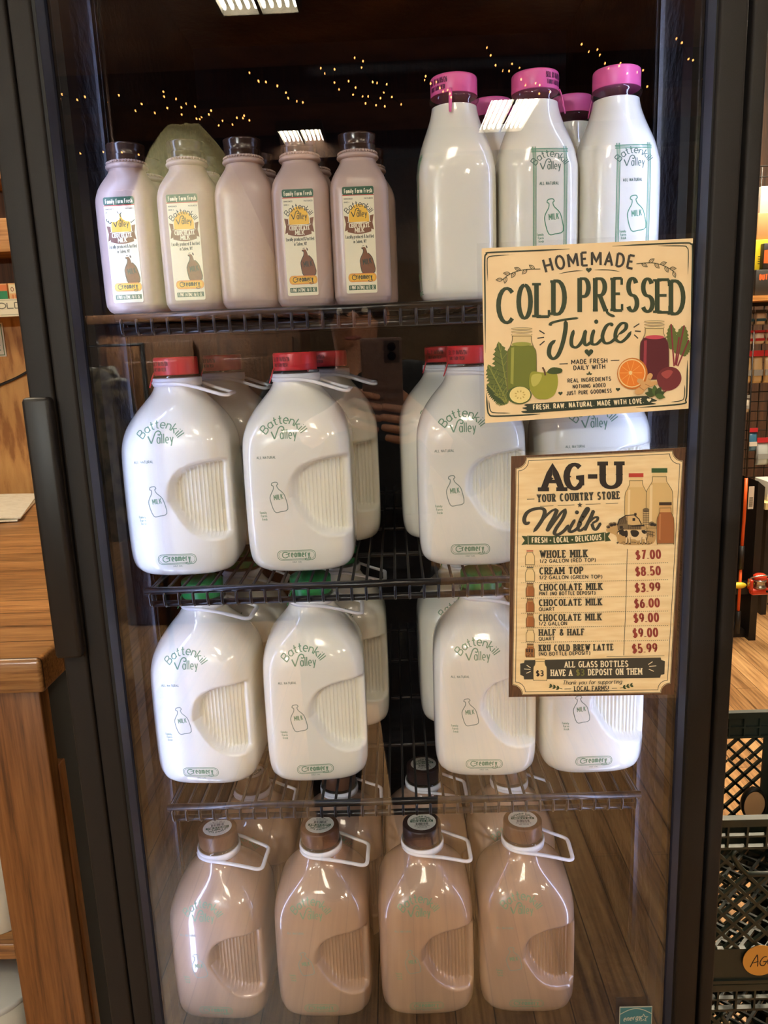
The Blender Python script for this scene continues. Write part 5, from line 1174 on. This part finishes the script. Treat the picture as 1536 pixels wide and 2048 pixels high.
def packet(x, z, w, h, body, head, mid, label, grp):
    t = thing('tackle_packet', label, 'packet', (x, 4.395, z), 0, grp); b = MB()
    rings = []
    for k, (zz, d) in enumerate(((0, .002), (h*.1, .016), (h*.5, .022), (h*.82, .014), (h, .002))): rings.append([(-w/2, -d/2 + .011, zz), (-w*.3, -d + .011, zz), (w*.3, -d + .011, zz), (w/2, -d/2 + .011, zz), (w*.3, .011, zz), (-w*.3, .011, zz)])
    b.loft(rings, 0, True, True); b.build('pouch', body, t)
    b = MB(); b.box(-w/2, w/2, -.004, .004, h*.99, h*1.2); b.build('header_card', head, t)
    b = MB(); b.box(-w*.42, w*.42, -.0135, -.006, h*.28, h*.5); b.build('label', mid, t)
pw_ = mat('pouch_white', (222, 214, 200), .3); pb = mat('pouch_beige', (204, 176, 130), .3); pbl = mat('pouch_blue', (60, 110, 140), .3); hr = mat('header_red', (190, 44, 52), .4); hg = mat('header_grey', (150, 150, 146), .4); hk = mat('header_dark', (60, 60, 64), .4)
for k in range(3):
    w3 = ('leftmost', 'second', 'third')[k]; x = 1.942 + .062*k
    packet(x, 1.535, .056, .066, (hg, pw_, hg)[k], hk, pbl, '%s clear and blue packet in the top packet row under the wooden shelf' % w3, 'tackle packets in the top row')
    packet(x, 1.432, .056, .062, pw_, hr, hr, '%s white packet with red header in the second packet row' % w3, 'tackle packets in the second row')
    packet(x, 1.22, .056, .148, pb, hr, hg, '%s long beige packet with red header in the third packet row' % w3, 'tackle packets in the third row')
packet(1.945, 1.06, .055, .08, pw_, hg, hg, 'white packet hanging low on the wire grid', 'low tackle packets')
packet(2.0, .84, .05, .11, pbl, hr, pw_, 'blue packet with red header low on the wire grid', 'low tackle packets')
packet(2.06, .76, .07, .13, mat('pouch_clear', (190, 196, 196), .15), hr, hg, 'clear packet with red header low on the wire grid', 'low tackle packets')

# ------------------------------------------------------------------ behind the camera: what the glass mirrors
# strings of small warm lights under the far ceiling
M_bulb = mat('fairy_bulb', (255, 190, 110), .4, emit=(255, 158, 80), estr=14.0); M_bulb.cycles.emission_sampling = 'NONE'
def lights(x0, x1, y, z0, z1, n, label, seed, sag):
    r = random.Random(seed); t = thing('string_lights', label, 'string lights', ((x0 + x1)/2, y, z0), 0, 'strings of small warm lights'); mx = (x0 + x1)/2; pts = []
    for k in range(n):
        s = k/(n - 1); pts.append((x0 + (x1-x0)*s - mx + r.uniform(-.03, .03), r.uniform(-.05, .05), (z1 - z0)*s - sag*4*s*(1-s) + r.uniform(-.05, .05)))
    b = MB(); b.tube(pts, .004, 5); b.build('wire', M_blk2, t)
    bb = MB(); bb.ball((0, 0, 0), .006, (1, 1, 1.3), 6); o0 = None
    for p in pts:
        if o0 is None: o0 = bb.build('bulb', M_bulb, t, p)
        else: o = o0.copy(); COL.objects.link(o); o.location = p
lights(-2.55, -1.35, -5.0, 3.50, 3.30, 13, 'short string of warm lights mirrored left of the pint bottles', 1, .0)
lights(-2.45, -1.85, -5.2, 3.14, 3.10, 5, 'lower string of warm lights mirrored beside the left pint', 9, .02)
lights(-1.75, -1.05, -5.2, 3.52, 3.26, 16, 'string of warm lights mirrored falling above the second pint', 2, .05)
lights(-1.0, -.62, -5.0, 3.58, 3.30, 10, 'string of warm lights mirrored above the fourth pint', 3, .0)
lights(-.46, -.02, -5.0, 3.60, 3.30, 14, 'string of warm lights mirrored above the fifth pint', 4, .05)
lights(-.22, .12, -5.0, 3.60, 3.36, 9, 'string of warm lights mirrored left of the first pink cap', 5, .02)
lights(.30, .55, -5.0, 3.48, 3.30, 10, 'string of warm lights mirrored over the left pink cap', 6, .0)
lights(.80, 1.25, -5.0, 3.66, 3.36, 13, 'string of warm lights mirrored between the pink caps', 7, .04)
lights(1.5, 2.0, -5.0, 3.68, 3.40, 12, 'string of warm lights mirrored over the right pink cap', 8, .03)
lights(2.2, 2.55, -5.0, 3.66, 3.30, 8, 'string of warm lights mirrored at the right end of the glass', 10, .03)
# a cabinet and stock across the aisle
M_cab = wood('aisle_cabinet_wood', (60, 36, 18), (92, 58, 30), (112, 74, 40), axis=2, rough=.45, grain=40)
cb = thing('panelled_cabinet', 'brown panelled wooden cabinet across the aisle, mirrored above the left red cap', 'cabinet', (-1.05, -3.1, FLOOR_Z))
b = MB(); b.box(-.55, .55, -.25, .25, 0, 1.72, bev=.006); b.box(-.6, .6, -.28, .28, 1.72, 1.77, bev=.006); b.build('carcass', M_cab, cb)
for x in (-.27, .27):
    b = MB(); b.box(x - .24, x + .24, .25, .275, .75, 1.62, bev=.004); b.box(x - .15, x + .15, .262, .285, .85, 1.52, bev=.012); dd = b.build('door', M_cab, cb)
    b = MB(); b.ball((x - math.copysign(.2, x), .295, 1.15), .018); b.build('knob', M_sil, dd)
    b = MB(); b.box(x - .24, x + .24, .25, .275, .1, .68, bev=.004); b.build('lower_door', M_cab, cb)
M_camo = noise_tint(mat('camouflage_cloth', (90, 84, 64), .9), nscale=16, detail=3, c0=(48, 38, 28), c1=(120, 112, 90), lo=.42, hi=.56)
def jacket(x, y, z, rz, label):
    t = thing('camouflage_jacket', label, 'jacket', (x, y, z), rz, 'camouflage jackets on the rail'); b = MB(); rings = []
    for zz, w, d in ((-.74, .23, .10), (-.5, .235, .11), (-.25, .23, .11), (-.08, .225, .10), (-.02, .17, .07), (.03, .08, .06)): rings.append([(w*math.cos(2*PI*k/20), d*math.sin(2*PI*k/20), zz + .008*math.sin(k*1.7)) for k in range(20)])
    b.loft(rings, 0, True, True); b.build('body', M_camo, t)
    for s in (-1, 1):
        b = MB(); b.tube(cat([(s*.17, 0, -.04), (s*.24, .0, -.2), (s*.265, .03, -.42), (s*.27, .05, -.64)]), [.06, .062, .064, .062, .06, .058, .056, .054, .052, .05, .05, .05, .05, .05, .05, .05][:16], 12); b.build('sleeve', M_camo, t)
    b = MB(); b.tube(cat([(0, 0, .03), (0, 0, .09), (.02, 0, .12), (0, 0, .14), (-.02, 0, .125)]), .004, 6); b.tube([(-.18, 0, -.03), (0, 0, .035), (.18, 0, -.03)], .006, 6); b.build('hanger', M_sil, t)
ra = thing('garment_rail', 'black garment rail holding camouflage jackets, mirrored at the left side of the glass', 'rail', (-1.55, -2.1, FLOOR_Z))
b = MB(); b.tube([(-.6, 0, 0), (-.6, 0, 1.6), (.42, 0, 1.6), (.42, 0, 0)], .014, 10); b.box(-.62, -.58, -.25, .25, 0, .03); b.box(.40, .44, -.25, .25, 0, .03); b.build('frame', M_rack, ra)
jacket(-1.33, -2.1, FLOOR_Z + 1.475, .9, 'camouflage jacket at the right end of the rail, mirrored left of the red-capped jugs')
jacket(-1.62, -2.1, FLOOR_Z + 1.475, 1.1, 'camouflage jacket in the middle of the rail behind the camera')
M_wool = noise_tint(mat('beige_fleece', (170, 160, 110), .95), nscale=60, detail=6, c0=(112, 104, 68), c1=(158, 148, 104), bump=.8)
fl = MB(); r = random.Random(5); rings = []
for k in range(1, 14):
    a = PI*.5*k/13
    q = k/13; w = .53*q**.72; rings.append([((w + r.uniform(-.008, .008))*math.cos(2*PI*j/32), (w*.46 + r.uniform(-.008, .008))*math.sin(2*PI*j/32), 1.02*(1 - q**1.35) + .002 + r.uniform(0, .008)) for j in range(32)])
fl.loft(rings[::-1], 0, True, True)
tag(fl.build('fleece_heap', M_wool, None, (-1.10, -3.1, FLOOR_Z + 1.771)), 'rounded heap of beige fleece on top of the panelled cabinet, mirrored behind the second pint', 'fleece')

# the photographer, seen only as a dim reflection
M_skin = mat('skin', (196, 142, 112), .5); M_coat = mat('black_coat', (16, 16, 19), .85); M_jean = mat('dark_jeans', (22, 24, 32), .85); M_shoe = mat('black_shoe', (14, 13, 13), .5); M_hair = mat('brown_hair', (46, 32, 22), .7)
def skinned(name, joints, bones, m, parent, root, sub=2):
    """one continuous surface grown over a joint skeleton"""
    names = list(joints); me = bpy.data.meshes.new(name)
    me.from_pydata([joints[n][0] for n in names], [(names.index(a), names.index(b)) for a, b in bones], []); me.update()
    o = bpy.data.objects.new(name, me); COL.objects.link(o); o.modifiers.new('skin', 'SKIN'); sk = me.skin_vertices
    if not sk:
        bpy.context.view_layer.objects.active = o
    for i, n in enumerate(names):
        rr = joints[n][1]; sk[0].data[i].radius = rr if isinstance(rr, tuple) else (rr, rr); sk[0].data[i].use_root = (n == root)
    s = o.modifiers.new('sub', 'SUBSURF'); s.levels = sub; s.render_levels = sub
    dg = bpy.context.evaluated_depsgraph_get(); me2 = bpy.data.meshes.new_from_object(o.evaluated_get(dg)); o.modifiers.clear(); o.data = me2
    for p in me2.polygons: p.use_smooth = True
    me2.materials.clear(); me2.materials.append(m)
    if parent: o.parent = parent
    return o
# person faces +Y; local origin on the floor between the feet
pr = thing('person', 'person in a long black coat holding up a phone, dimly mirrored in the glass', 'person', (-.10, -.652, FLOOR_Z))
PH = Vector((-.0226 + .10, .61, 1.493 - FLOOR_Z))          # phone centre in local coordinates (top part)
J = {'pelvis': ((0, 0, .96), .125), 'belly': ((0, .01, 1.10), .12), 'chest': ((0, .0, 1.30), (.15, .115)), 'neckb': ((0, .0, 1.46), .065), 'neck': ((0, .01, 1.53), .052), 'skull': ((0, .03, 1.62), (.075, .088)), 'crown': ((0, .02, 1.70), (.068, .078)),
     'hipl': ((-.10, 0, .90), .10), 'kneel': ((-.11, .03, .50), .062), 'anklel': ((-.12, -.01, .09), .045), 'toel': ((-.13, .13, .045), .04), 'hipr': ((.10, 0, .90), .10), 'kneer': ((.11, .03, .50), .062), 'ankler': ((.12, -.01, .09), .045), 'toer': ((.13, .13, .045), .04),
     'shl': ((-.19, 0, 1.42), .068), 'ell': ((-.27, .14, 1.20), .046), 'wrl': ((-.06, .50, 1.39), .030), 'pal': ((.005, .555, 1.425), (.036, .020)),
     'shr': ((.19, 0, 1.42), .068), 'elr': ((.29, .14, 1.20), .046), 'wrr': ((.18, .50, 1.36), .030), 'par': ((.14, .565, 1.41), (.038, .022))}
BN = [('pelvis', 'belly'), ('belly', 'chest'), ('chest', 'neckb'), ('neckb', 'neck'), ('neck', 'skull'), ('skull', 'crown'), ('pelvis', 'hipl'), ('hipl', 'kneel'), ('kneel', 'anklel'), ('anklel', 'toel'), ('pelvis', 'hipr'), ('hipr', 'kneer'), ('kneer', 'ankler'), ('ankler', 'toer'),
      ('chest', 'shl'), ('shl', 'ell'), ('ell', 'wrl'), ('wrl', 'pal'), ('chest', 'shr'), ('shr', 'elr'), ('elr', 'wrr'), ('wrr', 'par')]
# left hand: four fingers wrap round the phone's left edge onto its back; right hand cups the lower right corner
for k in range(4):
    z = 1.468 - .021*k; L = (.040, .044, .042, .034)[k]
    for q, (p, rr) in enumerate((((.012, .580, z - .004), .0095), ((.022, .606, z), .0090), ((.034, .6215, z - .004), .0085), ((.034 + L, .6225, z - .014), .0072))):
        J['fl%d%d' % (k, q)] = (p, rr); BN.append(('pal' if q == 0 else 'fl%d%d' % (k, q-1), 'fl%d%d' % (k, q)))
    z = 1.432 - .020*k
    for q, (p, rr) in enumerate((((.134, .588, z), .0095), ((.122, .610, z - .002), .0090), ((.108, .6215, z - .002), .0085), ((.108 - L*.9, .6225, z + .006), .0072))):
        J['fr%d%d' % (k, q)] = (p, rr); BN.append(('par' if q == 0 else 'fr%d%d' % (k, q-1), 'fr%d%d' % (k, q)))
for s, pn in (('l', 'pal'), ('r', 'par')):
    x = .02 if s == 'l' else .125; d = 1 if s == 'l' else -1
    for q, (p, rr) in enumerate((((x, .572, 1.445), .011), ((x + .02*d, .588, 1.462), .010), ((x + .038*d, .594, 1.476), .0085))):
        J['t%s%d' % (s, q)] = (p, rr); BN.append((pn if q == 0 else 't%s%d' % (s, q-1), 't%s%d' % (s, q)))
body = skinned('body', J, BN, M_skin, pr, 'pelvis', 1)
CJ = {'hem': ((0, .0, .52), (.22, .15)), 'pelvis': ((0, 0, .96), (.20, .15)), 'belly': ((0, .01, 1.10), (.18, .145)), 'chest': ((0, 0, 1.32), (.19, .14)), 'col': ((0, 0, 1.47), (.085, .08)), 'shl': ((-.20, 0, 1.43), .088), 'ell': ((-.28, .14, 1.20), .066), 'wrl': ((-.075, .475, 1.375), .046), 'shr': ((.20, 0, 1.43), .088), 'elr': ((.30, .14, 1.20), .066), 'wrr': ((.187, .475, 1.345), .046)}
skinned('coat', CJ, [('hem', 'pelvis'), ('pelvis', 'belly'), ('belly', 'chest'), ('chest', 'col'), ('chest', 'shl'), ('shl', 'ell'), ('ell', 'wrl'), ('chest', 'shr'), ('shr', 'elr'), ('elr', 'wrr')], M_coat, pr, 'pelvis')
for s in (-1, 1):
    b = MB(); b.tube(cat([(s*.10, 0, .92), (s*.11, .02, .50), (s*.12, -.01, .10)], False, 6), [.115 - .0045*k for k in range(13)], 16); b.build('trouser_leg', M_jean, pr)
    b = MB(); b.loft([[(s*.125 + w*math.cos(2*PI*k/16), y + .0*k, z0 + hh*math.sin(2*PI*k/16)) for k in range(16)] for y, w, hh, z0 in ((-.075, .035, .045, .05), (-.05, .043, .05, .052), (.05, .048, .045, .047), (.13, .046, .034, .036), (.18, .03, .02, .024))], 0, True, True); b.build('shoe', M_shoe, pr)
b = MB(); b.ball((0, .005, 1.675), .093, (.95, 1.08, 1.0), 12); b.build('hair', M_hair, pr)
b = MB(); b.ball((0, .117, 1.615), .013, (.8, 1, 1.3), 8); b.build('nose', M_skin, pr)
for s in (-1, 1):
    b = MB(); b.ball((s*.032, .104, 1.640), .0085, n=8); b.build('eye', M_white, pr)
    b = MB(); b.ball((s*.086, .02, 1.628), .022, (.35, .7, 1.1), 8); b.build('ear', M_skin, pr)
b = MB(); b.ball((0, .108, 1.573), .02, (1.1, .35, .3), 8); b.build('mouth', mat('lips', (160, 90, 84), .5), pr)
# the phone, its back to the glass, tilted with the camera
ph = thing('phone', 'phone with two round lenses held up high, a dim reflection between the red-capped jugs', 'phone', (-.0226, -.0215, 1.4415))
ph.rotation_euler = (math.radians(-12), 0, 0)
b = MB(); b.box(-.0385, .0385, -.006, .0015, -.08, .075, bev=.003); b.build('body', mat('phone_case', (120, 92, 84), .4), ph)
b = MB(); b.box(.005, .034, .0010, .0028, .028, .070, bev=.004); b.build('camera_bump', mat('phone_bump', (70, 56, 54), .35), ph)
for z in (.059, .041):
    b = MB(); n = 24; b.loft([[(.0195 + rr*math.cos(2*PI*k/n), y, z + rr*math.sin(2*PI*k/n)) for k in range(n)] for rr, y in ((.008, .0024), (.008, .0038), (.0062, .0038))], 0, True, True, False); b.build('lens', mat('phone_lens', (12, 12, 16), .1), ph)
